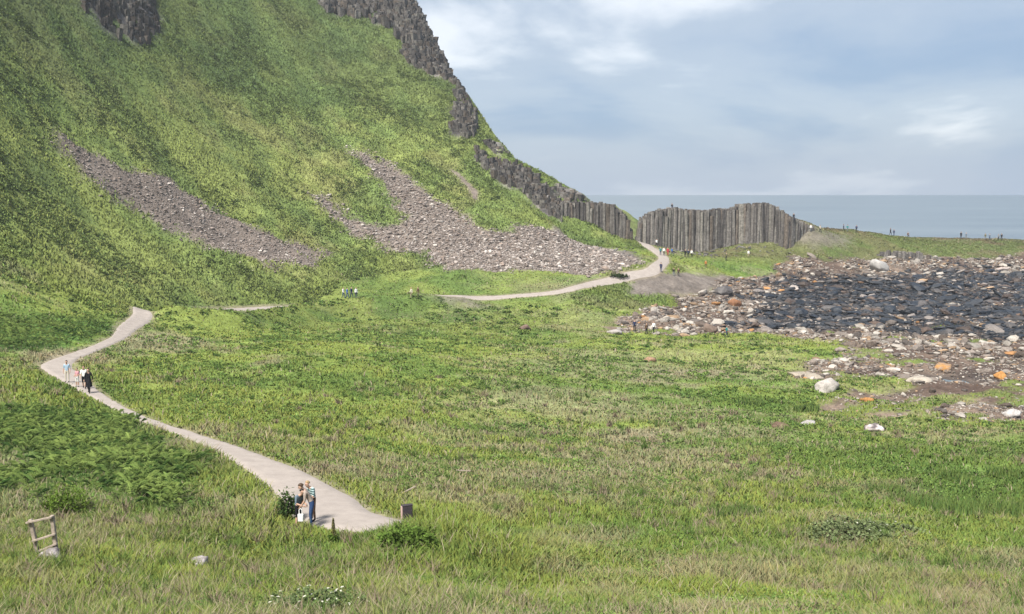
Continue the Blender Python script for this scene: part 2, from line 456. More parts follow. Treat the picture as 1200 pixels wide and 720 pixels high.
def cover_colour(x, y, fine=True):
    hill = grid_at(HILL, x, y); br = grid_at(M['bracken'], x, y); hum = grid_at(M['hum'], x, y); st = grid_at(M['straw'], x, y)
    a = fbm(x, y, 26, 41, 3); b = fbm(x, y, 7, 42, 4, 0.6); c = fbm(x, y, 3.0, 43, 3); e = fbm(x * 0.4, y, 9, 44, 4, 0.6)
    col = mixc(np.broadcast_to(G_YEL, x.shape + (3,)), G_MID, sstep(.44, .62, .5 * a + .5 * b))
    col = mixc(col, G_DRK, .6 * sstep(.56, .72, b * .6 + c * .4))
    far = sstep(60, 110, y)
    col = mixc(col, G_STRAW, np.clip(.66 * sstep(.53, .70, e) * (1 - .4 * far) + .0, 0, 1))
    col = mixc(col, G_PINK, .55 * sstep(.60, .72, fbm(x, y, 11, 45, 4, .6)))
    col = mixc(col, G_STRAW * 1.0, .8 * st * sstep(.35, .55, b))
    # the hillside
    hc = mixc(np.broadcast_to(C(.212, .252, .076), x.shape + (3,)), C(.156, .210, .064), sstep(.42, .60, .5 * a + .5 * b))
    hc = mixc(hc, C(.098, .145, .050), .55 * sstep(.54, .68, fbm(x, y, 9, 46, 5, .62)))
    hc = mixc(hc, C(.24, .225, .095), .45 * sstep(.53, .70, fbm(x, y, 12, 47, 5, .62)))
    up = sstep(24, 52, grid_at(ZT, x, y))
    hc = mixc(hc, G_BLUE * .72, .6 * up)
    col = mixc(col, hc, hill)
    col = mixc(col, mixc(np.broadcast_to(G_FERN, x.shape + (3,)), G_FERN * 1.7, sstep(.4, .65, c)), br * .92)
    col = mixc(col, mixc(np.broadcast_to(G_DRK, x.shape + (3,)), G_MID, sstep(.42, .6, c)), hum * .8)
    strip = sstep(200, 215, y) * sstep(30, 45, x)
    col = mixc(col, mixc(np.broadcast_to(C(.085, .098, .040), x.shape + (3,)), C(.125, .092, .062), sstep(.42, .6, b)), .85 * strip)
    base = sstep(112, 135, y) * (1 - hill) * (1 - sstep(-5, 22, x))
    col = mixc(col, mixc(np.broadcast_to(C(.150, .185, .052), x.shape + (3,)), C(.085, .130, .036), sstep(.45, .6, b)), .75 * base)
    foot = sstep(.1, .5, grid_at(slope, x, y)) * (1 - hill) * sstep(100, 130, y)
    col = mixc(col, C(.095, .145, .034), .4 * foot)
    return col


# ------------------------------------------------------------------ materials
def mat_new(name):
    m = bpy.data.materials.new(name); m.use_nodes = True
    m.node_tree.nodes.clear()
    return m, m.node_tree.nodes, m.node_tree.links


def attr_mat(name, rough=0.9, noise=((0.35, 4.0, .35),), up=0.0, translucent=0.0, bump=0.0, bump_scale=3.0, spec=0.15):
    """colour from the mesh's own 'Col', broken up by object-space noise"""
    m, n, l = mat_new(name)
    out = N(n, 'ShaderNodeOutputMaterial')
    at_ = N(n, 'ShaderNodeAttribute', attribute_name='Col')
    col = at_.outputs['Color']
    tc = N(n, 'ShaderNodeTexCoord')
    for amt, sc, _ in noise:
        t = N(n, 'ShaderNodeTexNoise', i_Scale=sc, i_Detail=5.0, i_Roughness=0.65)
        l.new(tc.outputs['Object'], t.inputs['Vector'])
        mr = N(n, 'ShaderNodeMapRange'); mr.inputs[1].default_value = .3; mr.inputs[2].default_value = .7
        mr.inputs[3].default_value = 1 - amt; mr.inputs[4].default_value = 1 + amt
        l.new(t.outputs['Fac'], mr.inputs[0])
        mm = N(n, 'ShaderNodeVectorMath', operation='SCALE')
        l.new(col, mm.inputs[0]); l.new(mr.outputs[0], mm.inputs['Scale'])
        col = mm.outputs[0]
    if up > 0:
        bs = N(n, 'ShaderNodeBsdfDiffuse'); l.new(col, bs.inputs['Color'])
        g = N(n, 'ShaderNodeNewGeometry')
        va = N(n, 'ShaderNodeVectorMath', operation='MULTIPLY_ADD')
        va.inputs[1].default_value = (1 - up,) * 3; va.inputs[2].default_value = (0, 0, up)
        l.new(g.outputs['Normal'], va.inputs[0])
        vn = N(n, 'ShaderNodeVectorMath', operation='NORMALIZE'); l.new(va.outputs[0], vn.inputs[0])
        l.new(vn.outputs[0], bs.inputs['Normal'])
        sh = bs.outputs[0]
        if translucent > 0:
            tr = N(n, 'ShaderNodeBsdfTranslucent'); l.new(col, tr.inputs['Color'])
            mx = N(n, 'ShaderNodeMixShader', i_0=translucent)
            l.new(sh, mx.inputs[1]); l.new(tr.outputs[0], mx.inputs[2]); sh = mx.outputs[0]
    else:
        bs = N(n, 'ShaderNodeBsdfPrincipled', i_Roughness=rough)
        bs.inputs['Specular IOR Level'].default_value = spec
        l.new(col, bs.inputs['Base Color'])
        if bump > 0:
            t = N(n, 'ShaderNodeTexNoise', i_Scale=bump_scale, i_Detail=6.0, i_Roughness=0.7)
            l.new(tc.outputs['Object'], t.inputs['Vector'])
            b = N(n, 'ShaderNodeBump', i_Strength=bump, i_Distance=0.15)
            l.new(t.outputs['Fac'], b.inputs['Height']); l.new(b.outputs[0], bs.inputs['Normal'])
        sh = bs.outputs[0]
    l.new(sh, out.inputs[0])
    return m


def plain_mat(name, c, rough=0.85, noise=.15, nscale=6.0, spec=0.2, bump=0.0, c2=None, metallic=0.0):
    m, n, l = mat_new(name)
    out = N(n, 'ShaderNodeOutputMaterial')
    bs = N(n, 'ShaderNodeBsdfPrincipled', i_Roughness=rough, i_Metallic=metallic)
    bs.inputs['Specular IOR Level'].default_value = spec
    tc = N(n, 'ShaderNodeTexCoord')
    t = N(n, 'ShaderNodeTexNoise', i_Scale=nscale, i_Detail=6.0, i_Roughness=0.65)
    l.new(tc.outputs['Object'], t.inputs['Vector'])
    r = N(n, 'ShaderNodeValToRGB')
    c2 = c2 or tuple(min(1, k * (1 + noise)) for k in c)
    c1 = tuple(k * (1 - noise) for k in c)
    r.color_ramp.elements[0].position = .35; r.color_ramp.elements[1].position = .65
    r.color_ramp.elements[0].color = (*c1, 1); r.color_ramp.elements[1].color = (*c2, 1)
    l.new(t.outputs['Fac'], r.inputs[0]); l.new(r.outputs[0], bs.inputs['Base Color'])
    if bump:
        b = N(n, 'ShaderNodeBump', i_Strength=bump, i_Distance=0.05)
        l.new(t.outputs['Fac'], b.inputs['Height']); l.new(b.outputs[0], bs.inputs['Normal'])
    l.new(bs.outputs[0], out.inputs[0])
    return m


M_GROUND = attr_mat('ground_cover', .95, ((.30, .45, 0), (.35, 2.3, 0)), bump=.6, bump_scale=2.5, spec=.05)
M_BLADE = attr_mat('grass_blades', .9, ((.12, .8, 0),), up=.74, translucent=.22)
M_LEAF = attr_mat('leaves', .9, ((.10, 1.5, 0),), up=.5, translucent=.25)
M_ROCK = attr_mat('stone', .92, ((.28, 2.0, 0), (.25, 9.0, 0)), bump=.5, bump_scale=4.0, spec=.12)
M_WET = attr_mat('wet_stone', .55, ((.3, 2.0, 0), (.3, 7.0, 0)), bump=.6, bump_scale=4.0, spec=.35)
M_BASALT = attr_mat('basalt', .93, ((.28, .55, 0), (.50, 2.6, 0)), bump=.8, bump_scale=3.0, spec=.1)

# ------------------------------------------------------------------ ground sheet
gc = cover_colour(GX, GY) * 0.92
scree_c = mixc(np.broadcast_to(C(.125, .105, .092), GX.shape + (3,)), C(.19, .155, .13), fbm(GX, GY, 3, 51, 4, .6))
soil_c = mixc(np.broadcast_to(C(.120, .100, .085), GX.shape + (3,)), C(.19, .165, .145), fbm(GX, GY, 4, 52, 4, .6))
shore_c = mixc(np.broadcast_to(C(.085, .060, .048), GX.shape + (3,)), C(.175, .132, .102), sstep(.35, .65, fbm(GX, GY, 5, 53, 5, .65)))
dark_c = mixc(np.broadcast_to(C(.011, .015, .021), GX.shape + (3,)), C(.05, .044, .041), sstep(.4, .65, fbm(GX, GY, 4, 54, 5, .65)))
_sm = np.clip(M['scree_left'] + M['scree_main'] + M['scree_small'], 0, 1)
gc = mixc(gc, scree_c, sstep(.3, .75, _sm + .5 * (fbm(GX, GY, 3, 56, 3) - .5)))
gc = mixc(gc, soil_c, M['soil'])
gc = mixc(gc, shore_c, M['shore'])
M['turf'] = M['shore'] * (1 - M['dark']) * sstep(.63, .69, fbm(GX * .6, GY, 5, 57, 4, .55)) * (GY < 150)
gc = mixc(gc, C(.125, .165, .045), M['turf'] * .9)
gc = mixc(gc, dark_c, M['dark'] * M['shore'])
crag_c = mixc(np.broadcast_to(C(.060, .055, .054), GX.shape + (3,)), C(.17, .155, .145), sstep(.35, .65, fbm(GX * 1.5, GY, 3, 55, 5, .65)))
gc = mixc(gc, crag_c, M['crag'])
under = sstep(6.0, 3.0, ZG0) if False else 1 - sstep(-0.6, 0.6, ZG0)
gc = mixc(gc, C(.03, .032, .034), under)
verge = (1 - sstep(0.0, .7, PATHD))
gc = mixc(gc, C(.21, .175, .13), verge * .8)


def grid_mesh(name, zg, colr, mat, sel=None):
    ny, nx = GX.shape
    V = np.stack([GX, GY, zg], -1).reshape(-1, 3)
    i = np.arange(ny - 1)[:, None] * nx + np.arange(nx - 1)[None]
    Fq = np.stack([i, i + 1, i + nx + 1, i + nx], -1).reshape(-1, 4)
    return obj_from(name, V, Fq, mat, col=colr.reshape(-1, 3), smooth=True)


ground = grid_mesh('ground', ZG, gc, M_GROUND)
tag(ground, kind='structure')

# path ribbon
M_PATH = plain_mat('path_gravel', (.305, .266, .238), .95, .10, 1.4, .05, .25)


def ribbon():
    d = np.gradient(PS, axis=0); d /= np.linalg.norm(d, axis=1)[:, None] + 1e-9
    nrm = np.stack([-d[:, 1], d[:, 0]], 1)
    K = 9; V = []; Fq = []
    for k in range(len(PS)):
        for q in range(K):
            s = q / (K - 1) - .5
            w = PSW[k] + .60 * (fbm(np.array([PS[k][0]]), np.array([PS[k][1] + (60 if s > 0 else 0)]), 1.6, 61, 3)[0] - .5)
            p = PS[k] + nrm[k] * s * (w + (.35 if q in (0, K - 1) else 0))
            V.append((p[0], p[1], float(grid_at(ZTB, p[0], p[1])) + 0.035 - .26 * (q in (0, K - 1))))
    for k in range(len(PS) - 1):
        for q in range(K - 1):
            i = k * K + q
            Fq.append((i, i + 1, i + K + 1, i + K))
    o = obj_from('path', V, Fq, M_PATH, smooth=True)
    tag(o, kind='structure')


ribbon()

# sea
def sea():
    m, n, l = mat_new('sea_water')
    out = N(n, 'ShaderNodeOutputMaterial')
    bs = N(n, 'ShaderNodeBsdfPrincipled', i_Roughness=.35)
    bs.inputs['IOR'].default_value = 1.33
    tc = N(n, 'ShaderNodeTexCoord')
    g = N(n, 'ShaderNodeTexNoise', i_Scale=.01, i_Detail=5.0, i_Roughness=.6)
    mp = N(n, 'ShaderNodeMapping'); mp.inputs['Scale'].default_value = (.35, 1, 1)
    l.new(tc.outputs['Object'], mp.inputs[0]); l.new(mp.outputs[0], g.inputs['Vector'])
    r = N(n, 'ShaderNodeValToRGB')
    r.color_ramp.elements[0].color = (.090, .120, .145, 1); r.color_ramp.elements[1].color = (.135, .165, .185, 1)
    r.color_ramp.elements[0].position = .35; r.color_ramp.elements[1].position = .65
    l.new(g.outputs['Fac'], r.inputs[0]); l.new(r.outputs[0], bs.inputs['Base Color'])
    w = N(n, 'ShaderNodeTexNoise', i_Scale=.22, i_Detail=6.0, i_Roughness=.6)
    mp2 = N(n, 'ShaderNodeMapping'); mp2.inputs['Scale'].default_value = (.45, 1, 1)
    l.new(tc.outputs['Object'], mp2.inputs[0]); l.new(mp2.outputs[0], w.inputs['Vector'])
    b = N(n, 'ShaderNodeBump', i_Strength=.45, i_Distance=.6)
    l.new(w.outputs['Fac'], b.inputs['Height']); l.new(b.outputs[0], bs.inputs['Normal'])
    l.new(bs.outputs[0], out.inputs[0])
    S = 26000.0
    V = [(-S, -200, 0), (S, -200, 0), (S, S, 0), (-S, S, 0)]
    V = [(x, y, -0.15) for x, y, _ in V]
    o = obj_from('sea', V, [(0, 1, 2, 3)], m)
    tag(o, kind='structure')


sea()

# ------------------------------------------------------------------ grass and bracken (uncountable)
def in_view(x, y, z, margin=90):
    u, v, fw = project(x, y, z)
    return (u > -margin) & (u < 1200 + margin) & (v > -40) & (v < 720 + margin)


def blades(x, y, z, h, w, lean, colr, bend=.35):
    """two-segment curved blades as triangles: 5 verts, 3 tris"""
    n = len(x)
    a = rng.uniform(0, 2 * np.pi, n); la = rng.uniform(0, 2 * np.pi, n)
    dx, dy = np.cos(a) * w / 2, np.sin(a) * w / 2
    lx, ly = np.cos(la) * lean * h, np.sin(la) * lean * h
    V = np.empty((n, 5, 3), np.float32)
    V[:, 0] = np.stack([x - dx, y - dy, z - .05], 1); V[:, 1] = np.stack([x + dx, y + dy, z - .05], 1)
    V[:, 2] = np.stack([x + lx * bend - dx * .8, y + ly * bend - dy * .8, z + h * .58], 1)
    V[:, 3] = np.stack([x + lx * bend + dx * .8, y + ly * bend + dy * .8, z + h * .58], 1)
    V[:, 4] = np.stack([x + lx, y + ly, z + h], 1)
    b = np.arange(n)[:, None] * 5
    T = np.concatenate([b + np.array([[0, 1, 3]]), b + np.array([[0, 3, 2]]), b + np.array([[2, 3, 4]])], 0)
    cc = np.repeat(colr[:, None], 5, 1)
    return V.reshape(-1, 3), T, cc.reshape(-1, 3)


def pick(n, ya, yb, power):
    q = rng.uniform(0, 1, n)
    k = 1 - power
    y = (ya ** k + q * (yb ** k - ya ** k)) ** (1 / k)
    x = rng.uniform(-.60, .60, n) * y
    return x, y


def meadow():
    x, y = pick(640000, 15.5, 150, 1.55)
    xe = rng.uniform(-45, 130, 170000); ye = rng.uniform(125, 268, 170000)
    x = np.concatenate([x, xe]); y = np.concatenate([y, ye])
    z = grid_at(ZG, x, y)
    keep = in_view(x, y, z) & (grid_at(ROCKY - M['turf'], x, y) < rng.uniform(.25, .8, len(x))) & (grid_at(PATHD, x, y) > rng.uniform(-.30, .3, len(x))) & (grid_at(HILL, x, y) < .5)
    keep &= grid_at(M['bracken'], x, y) < rng.uniform(.3, 1.3, len(x))
    x, y, z = x[keep], y[keep], z[keep]
    n = len(x)
    h = rng.uniform(.10, .30, n) * (.25 + 1.6 * fbm(x, y, 2.6, 71, 4, .6) ** 1.3) * (1 - .25 * sstep(50, 110, y))
    w = np.maximum(.03, y * .0011) * rng.uniform(.7, 1.5, n)
    c = cover_colour(x, y) * rng.uniform(.86, 1.18, (n, 1))
    c[:, 0] *= rng.uniform(.85, 1.2, n)
    # seed heads
    e = fbm(x * .4, y, 9, 44, 4, .6)
    sd = rng.uniform(0, 1, n) < .03 + .13 * sstep(.50, .70, e)
    c[sd] = mixc(np.broadcast_to(G_STRAW, (sd.sum(), 3)), G_PINK * 1.15, rng.uniform(0, 1, sd.sum())) * rng.uniform(.75, 1.25, (sd.sum(), 1))
    h[sd] *= 1.5; w[sd] *= .75
    low = grid_at(PATHD, x, y)
    h *= .6 + .4 * sstep(.1, .8, low)
    h *= 1 + .7 * np.exp(-((low - .9) / .8) ** 2) * (y < 80)
    cx, cy = pick(5200, 15.5, 85, 1.3)
    pp = fbm(cx, cy, 7, 78, 3)
    kk = (pp > rng.uniform(.35, .65, len(cx))) & (grid_at(ROCKY, cx, cy) < .1) & (grid_at(PATHD, cx, cy) > .8) & (grid_at(M['bracken'], cx, cy) < .5)
    cx, cy = cx[kk], cy[kk]; m_ = 26; k = np.repeat(np.arange(len(cx)), m_)
    cr_ = rng.uniform(.12, .42, len(cx)); chh = rng.uniform(.28, .62, len(cx))
    a_ = rng.uniform(0, 6.28, len(k)); q_ = np.sqrt(rng.uniform(0, 1, len(k))) * cr_[k]
    x2, y2 = cx[k] + np.cos(a_) * q_, cy[k] + np.sin(a_) * q_
    tone = np.array([(.235, .215, .125), (.12, .175, .045), (.20, .225, .07), (.225, .175, .125), (.085, .14, .035)])[rng.integers(0, 5, len(cx))]
    c2 = tone[k] * rng.uniform(.75, 1.25, (len(k), 1))
    x = np.concatenate([x, x2]); y = np.concatenate([y, y2]); z = np.concatenate([z, grid_at(ZG, x2, y2)])
    h = np.concatenate([h, chh[k] * rng.uniform(.5, 1.1, len(k))]); w = np.concatenate([w, np.maximum(.02, y2 * .0007)]); c = np.concatenate([c, c2]); n = len(x)
    V, T, cc = blades(x, y, z, h, w, rng.uniform(.2, 1.1, n), c)
    o = obj_from('meadow_grass', V, T, M_BLADE, col=cc)
    tag(o, 'long yellow green grass with pale seed heads covering the flat meadow', 'grass', kind='stuff')


def hill_grass():
    n0 = 600000
    x = rng.uniform(-120, 32, n0); y = rng.uniform(90, 292, n0)
    z = grid_at(ZG, x, y)
    d, s = poly_dist(CREST, x, y)
    keep = in_view(x, y, z, 60) & (grid_at(HILL, x, y) > .25) & (grid_at(ROCKY, x, y) < rng.uniform(.3, .9, n0)) & ~((s > 0) & (d > 3)) & (grid_at(PATHD, x, y) > .3)
    x, y, z = x[keep], y[keep], z[keep]
    n = len(x)
    h = rng.uniform(.15, .5, n) * (.4 + 1.1 * fbm(x, y, 3.5, 72, 3))
    w = rng.uniform(.10, .26, n)
    c = cover_colour(x, y) * rng.uniform(.88, 1.16, (n, 1))
    V, T, cc = blades(x, y, z, h, w, rng.uniform(.2, .9, n), c)
    o = obj_from('hillside_grass', V, T, M_BLADE, col=cc)
    tag(o, 'rough dark and yellow green grass covering the steep hillside', 'grass', kind='stuff')


meadow()
hill_grass()


QV = np.array([(-1, 0, -.12), (0, -.6, .1), (1, 0, -.12), (0, .6, .1)]); QT = np.array([(0, 1, 2), (0, 2, 3)])


def leaf_clumps(cx, cy, rad, hgt, nl, size, col, spread=.35):
    """domed clumps of broad leaves; arrays are per clump"""
    n = len(cx); k = np.repeat(np.arange(n), nl)
    a = rng.uniform(0, 6.28, len(k)); q = np.sqrt(rng.uniform(0, 1, len(k)))
    x = cx[k] + np.cos(a) * q * rad[k]; y = cy[k] + np.sin(a) * q * rad[k]
    z = grid_at(ZG, x, y) + hgt[k] * np.sqrt(1 - (q * .95) ** 2) * rng.uniform(.25, 1, len(k))
    c = col[k] * rng.uniform(.6, 1.45, (len(k), 1))
    ok = (grid_at(PATHD, x, y) > .1) & in_view(x, y, z, 60)
    x, y, z, k, c = x[ok], y[ok], z[ok], k[ok], c[ok]
    return replicate(QV, QT, np.stack([x, y, z], 1), rng.uniform(0, 6.28, len(x)), rng.normal(0, spread * 1.6, len(x)), size[k] * rng.uniform(.6, 1.4, len(x)), c)


def weeds():
    out = []
    # meadow
    x, y = pick(36000, 15.5, 150, 1.35)
    p = fbm(x, y, 6, 95, 4, .6)
    ok = (p > rng.uniform(.36, .70, len(x))) & (grid_at(ROCKY, x, y) < .2) & (grid_at(HILL, x, y) < .4) & (grid_at(M['bracken'], x, y) < .6)
    x, y = x[ok], y[ok]; n = len(x)
    rad = rng.uniform(.12, .45, n) * (1 + y / 110); hg = rng.uniform(.06, .26, n) * (1 + y / 250)
    t = rng.uniform(0, 1, n)
    c = mixc(np.broadcast_to(C(.070, .125, .034), (n, 3)), C(.165, .230, .058), t) * rng.uniform(.8, 1.2, (n, 1))
    out.append(leaf_clumps(x, y, rad, hg, 22, np.maximum(.035, y * .0013), c))
    o = [np.concatenate([a[0] for a in out]), out[0][1], out[0][2]]
    ob = obj_from('meadow_weeds', o[0], o[1], M_LEAF, col=o[2])
    tag(ob, 'patches of low broad leaved green weeds growing through the meadow grass', 'weeds', kind='stuff')
    # hillside scrub
    x = rng.uniform(-120, 30, 26000); y = rng.uniform(95, 285, 26000)
    d, sd = poly_dist(CREST, x, y)
    p = fbm(x, y, 11, 96, 4, .62)
    ok = (p > rng.uniform(.44, .66, len(x))) & (grid_at(HILL, x, y) > .2) & (grid_at(ROCKY, x, y) < .25) & ~((sd > 0) & (d > 1)) & (grid_at(PATHD, x, y) > 1)
    x, y = x[ok], y[ok]; n = len(x)
    c = mixc(np.broadcast_to(C(.122, .174, .056), (n, 3)), C(.195, .240, .076), rng.uniform(0, 1, n) ** 1.5)
    V, T, cc = leaf_clumps(x, y, rng.uniform(.4, 1.4, n), rng.uniform(.2, .7, n), 26, np.full(n, .17), c)
    ob = obj_from('hillside_scrub', V, T, M_LEAF, col=cc)
    tag(ob, 'low dark scrub and fern patches mottling the steep grassy hillside', 'scrub', kind='stuff')


def frond_base():
    """one bracken frond, length 1 along +X, drooping, with paired leaflets"""
    V, T = [], []
    K = 9
    for i in range(K):
        t = (i + .6) / K
        px, pz = t, .55 * math.sin(t * 2.1) - .12 * t
        ln = .34 * (1 - t) ** .75 * min(1, t * 5)
        for s in (-1, 1):
            b = len(V)
            V += [(px - .035, 0, pz), (px + .05, 0, pz + .005), (px + .10, s * ln, pz - .05 - .10 * ln)]
            T.append((b, b + 1, b + 2))
    b = len(V)
    V += [(0, -.008, 0), (0, .008, 0), (.55, 0, .48), (1, 0, .55 * math.sin(2.1) - .12)]
    T += [(b, b + 1, b + 2), (b + 1, b + 3, b + 2)]
    return np.array(V), np.array(T)


def replicate(BV, BT, pos, rz, tilt, scale, colr):
    n = len(pos)
    V = BV[None] * scale[:, None, None] if scale.ndim == 1 else BV[None] * scale[:, None, :]
    ct, st = np.cos(tilt)[:, None], np.sin(tilt)[:, None]
    x = V[..., 0] * ct + V[..., 2] * st; z = -V[..., 0] * st + V[..., 2] * ct; y = V[..., 1]
    c, s = np.cos(rz)[:, None], np.sin(rz)[:, None]
    P = np.stack([x * c - y * s, x * s + y * c, z], -1) + pos[:, None, :]
    T = (BT[None] + (np.arange(n) * len(BV))[:, None, None]).reshape(-1, 3)
    cc = np.repeat(colr[:, None], len(BV), 1)
    return P.reshape(-1, 3), T, cc.reshape(-1, 3)


def bracken():
    BV, BT = frond_base()
    x = rng.uniform(-75, 0, 150000); y = rng.uniform(25, 100, 150000)
    m = grid_at(M['bracken'], x, y)
    dens = np.where(y < 60, 1.0, .5)
    keep = (m > rng.uniform(.35, 1, len(x))) & (rng.uniform(0, 1, len(x)) < dens) & (grid_at(PATHD, x, y) > .5)
    x, y = x[keep], y[keep]
    z = grid_at(ZG, x, y)
    k = in_view(x, y, z)
    x, y, z = x[k], y[k], z[k]
    n = len(x)
    hh = (.1 + .9 * fbm(x, y, 1.7, 73, 3)) * sstep(.2, .95, grid_at(M['bracken'], x, y))
    pos = np.stack([x, y, z + .10 + .62 * hh * rng.uniform(.3, 1, n)], 1)
    c = mixc(np.broadcast_to(C(.052, .100, .026), (n, 3)), C(.21, .275, .075), np.clip(rng.uniform(0, .75, n) + .5 * sstep(.3, .7, hh) - .1, 0, 1)) * rng.uniform(.7, 1.25, (n, 1))
    V, T, cc = replicate(BV, BT, pos, rng.uniform(0, 6.28, n), rng.uniform(-.35, .35, n), rng.uniform(.34, .66, n), c)
    o = obj_from('bracken', V, T, M_LEAF, col=cc)
    tag(o, 'dark green bracken fronds in thick beds beside the path on the left', 'bracken', kind='stuff')


weeds()
bracken()

# ------------------------------------------------------------------ stones
def rock_shape(seed, sub=2, flat=.7, nplanes=13):
    rs = np.random.default_rng(seed)
    bm = bmesh.new()
    bmesh.ops.create_icosphere(bm, subdivisions=sub, radius=1)
    V = np.array([v.co[:] for v in bm.verts]); T = np.array([[v.index for v in f.verts] for f in bm.faces])
    bm.free()
    nn = rs.normal(size=(nplanes, 3)); nn /= np.linalg.norm(nn, axis=1)[:, None]
    dd = rs.uniform(.55, 1.0, nplanes)
    dots = V @ nn.T
    r = np.min(np.where(dots > .08, dd / np.maximum(dots, .08), 1.25), axis=1)
    r = np.minimum(r, 1.2)
    V = V * r[:, None]
    V = V * np.array([1.0, rs.uniform(.65, .95), flat * rs.uniform(.8, 1.15)])
    return V, T


ROCKS = [rock_shape(200 + i, 2, [.6, .75, .9][i % 3]) for i in range(9)]
PEB = [rock_shape(300 + i, 1, [.55, .7, .85][i % 3], 8) for i in range(6)]


def scatter_stones(masks, box, n0, smin, smax, power, seed, keep_fn=None):
    rs = np.random.default_rng(seed)
    x = rs.uniform(box[0], box[1], n0); y = rs.uniform(box[2], box[3], n0)
    m = grid_at(masks, x, y)
    k = m > rs.uniform(.04, .95, n0) ** .8
    if keep_fn is not None:
        k &= keep_fn(x, y, rs)
    k &= grid_at(PATHD, x, y) > .4
    x, y = x[k], y[k]
    z = grid_at(ZG, x, y)
    k = in_view(x, y, z, 60)
    x, y, z = x[k], y[k], z[k]
    n = len(x)
    s = smin * (1 - rs.uniform(0, 1, n) * (1 - (smin / smax) ** power)) ** (-1 / power)
    return x, y, z, s, rs


def emit_stones(x, y, z, s, cols, rs, name, stuffname, label_i, group, label_s, cat, mat, top=300, sink=.15, zs=(.55, .95)):
    """the stones that show largest become objects of their own, the rest one mass"""
    n = len(x)
    if n == 0: return
    u, v, fw = project(x, y, z)
    big = s / fw * ((u > 0) & (u < 1200) & (v > 0) & (v < 720))
    order = np.argsort(-big)
    top = min(top, n)
    ind, rest = order[:top], order[top:]
    protos = []
    for q, (BV, BT) in enumerate(ROCKS):
        me = bpy.data.meshes.new(name)
        me.from_pydata([tuple(p) for p in BV], [], [tuple(t) for t in BT]); me.update()
        me.materials.append(mat)
        protos.append(me)
    # colour lives per mesh: several tints of each shape
    tints = {}
    for i in ind:
        q = int(rs.integers(len(ROCKS))); ci = int(rs.integers(0, 10))
        key = (q, tuple(np.round(cols[i] * 25).astype(int)))
        if key not in tints:
            me = protos[q].copy(); c = np.ones((len(me.vertices), 4), np.float32); c[:, :3] = cols[i]
            a = me.color_attributes.new('Col', 'FLOAT_COLOR', 'POINT'); a.data.foreach_set('color', c.ravel())
            tints[key] = me
        o = bpy.data.objects.new(name, tints[key]); COL.objects.link(o)
        o.location = (x[i], y[i], z[i] + s[i] * sink)
        o.scale = (s[i] * rs.uniform(1, 1.5), s[i], s[i] * rs.uniform(*zs))
        o.rotation_euler = (rs.normal() * .2, rs.normal() * .2, rs.uniform(0, 6.28))
        tag(o, label_i, cat, group)
    for me in protos:
        bpy.data.meshes.remove(me)
    if len(rest):
        Vs, Ts, Cs = [], [], []; off = 0
        which = rs.integers(0, len(PEB), len(rest))
        for q, (BV, BT) in enumerate(PEB):
            r = rest[which == q]
            if not len(r): continue
            V, T, cc = replicate(BV, BT, np.stack([x[r], y[r], z[r] + s[r] * sink], 1), rs.uniform(0, 6.28, len(r)), rs.normal(0, .2, len(r)), s[r][:, None] * np.stack([rs.uniform(1, 1.7, len(r)), np.ones(len(r)), rs.uniform(*zs, len(r))], 1), cols[r])
            Vs.append(V); Ts.append(T + off); Cs.append(cc); off += len(V)
        o = obj_from(stuffname, np.concatenate(Vs), np.concatenate(Ts), mat, col=np.concatenate(Cs))
        tag(o, label_s, cat, kind='stuff')


def stone_cols(n, rs, pal, wts):
    pal = np.array(pal); k = rs.choice(len(pal), n, p=np.array(wts) / sum(wts))
    return pal[k] * rs.uniform(.65, 1.35, (n, 1))


SCREE_PAL = [(.205, .172, .153), (.28, .242, .218), (.40, .36, .325), (.125, .104, .092), (.215, .168, .14)]
x, y, z, s, rs = scatter_stones(np.maximum(M['scree_left'], 0), (-90, -20, 100, 190), 90000, .08, .34, 2.3, 1)
emit_stones(x, y, z, s, stone_cols(len(x), rs, SCREE_PAL, [4, 3, 1.2, 2.5, 2]), rs, 'scree_stone', 'scree_rubble',
            'small grey brown stone in the long diagonal scree chute on the left hillside', 'stones of the left scree chute', 'fine grey brown stone rubble of the long left scree chute', 'stone', M_ROCK, 150)
x, y, z, s, rs = scatter_stones(M['scree_main'], (-50, 35, 150, 235), 95000, .10, .52, 2.2, 2)
emit_stones(x, y, z, s, stone_cols(len(x), rs, SCREE_PAL, [3.5, 3.2, 1.8, 2.2, 1.6]), rs, 'scree_stone', 'scree_rubble',
            'pale grey angular stone in the wide scree fan below the crags', 'stones of the wide scree fan', 'pale grey and brown rubble of the wide scree fan below the crags', 'stone', M_ROCK, 150)

SHORE_PAL = [(.19, .160, .138), (.31, .28, .245), (.125, .098, .080), (.26, .18, .115), (.30, .16, .07), (.10, .085, .075)]
dry = M['shore'] * (1 - M['dark']) * (1 - .75 * M['turf'])
x, y, z, s, rs = scatter_stones(dry, (15, 135, 70, 235), 190000, .08, .75, 2.0, 3, lambda a, b, r: fbm(a, b, 8, 81, 3) > r.uniform(.15, .62, len(a)))
farb = sstep(95, 130, y); s *= .75 + .55 * farb
emit_stones(x, y, z, s, stone_cols(len(x), rs, SHORE_PAL, [4, 4.4, 2.6, 1.2, .18, 2.0]), rs, 'shore_boulder', 'shore_stones',
            'weathered grey tan boulder among the dry rocks along the shore', 'dry boulders along the shore', 'grey, tan and brown stones strewn over the dry part of the shore', 'boulder', M_ROCK, 300, .2)
wet = M['shore'] * M['dark']
WET_PAL = [(.013, .017, .024), (.026, .028, .032), (.062, .056, .054), (.22, .19, .17), (.075, .052, .04), (.17, .10, .06)]
x, y, z, s, rs = scatter_stones(wet, (25, 135, 115, 235), 52000, .17, 1.5, 1.8, 4)
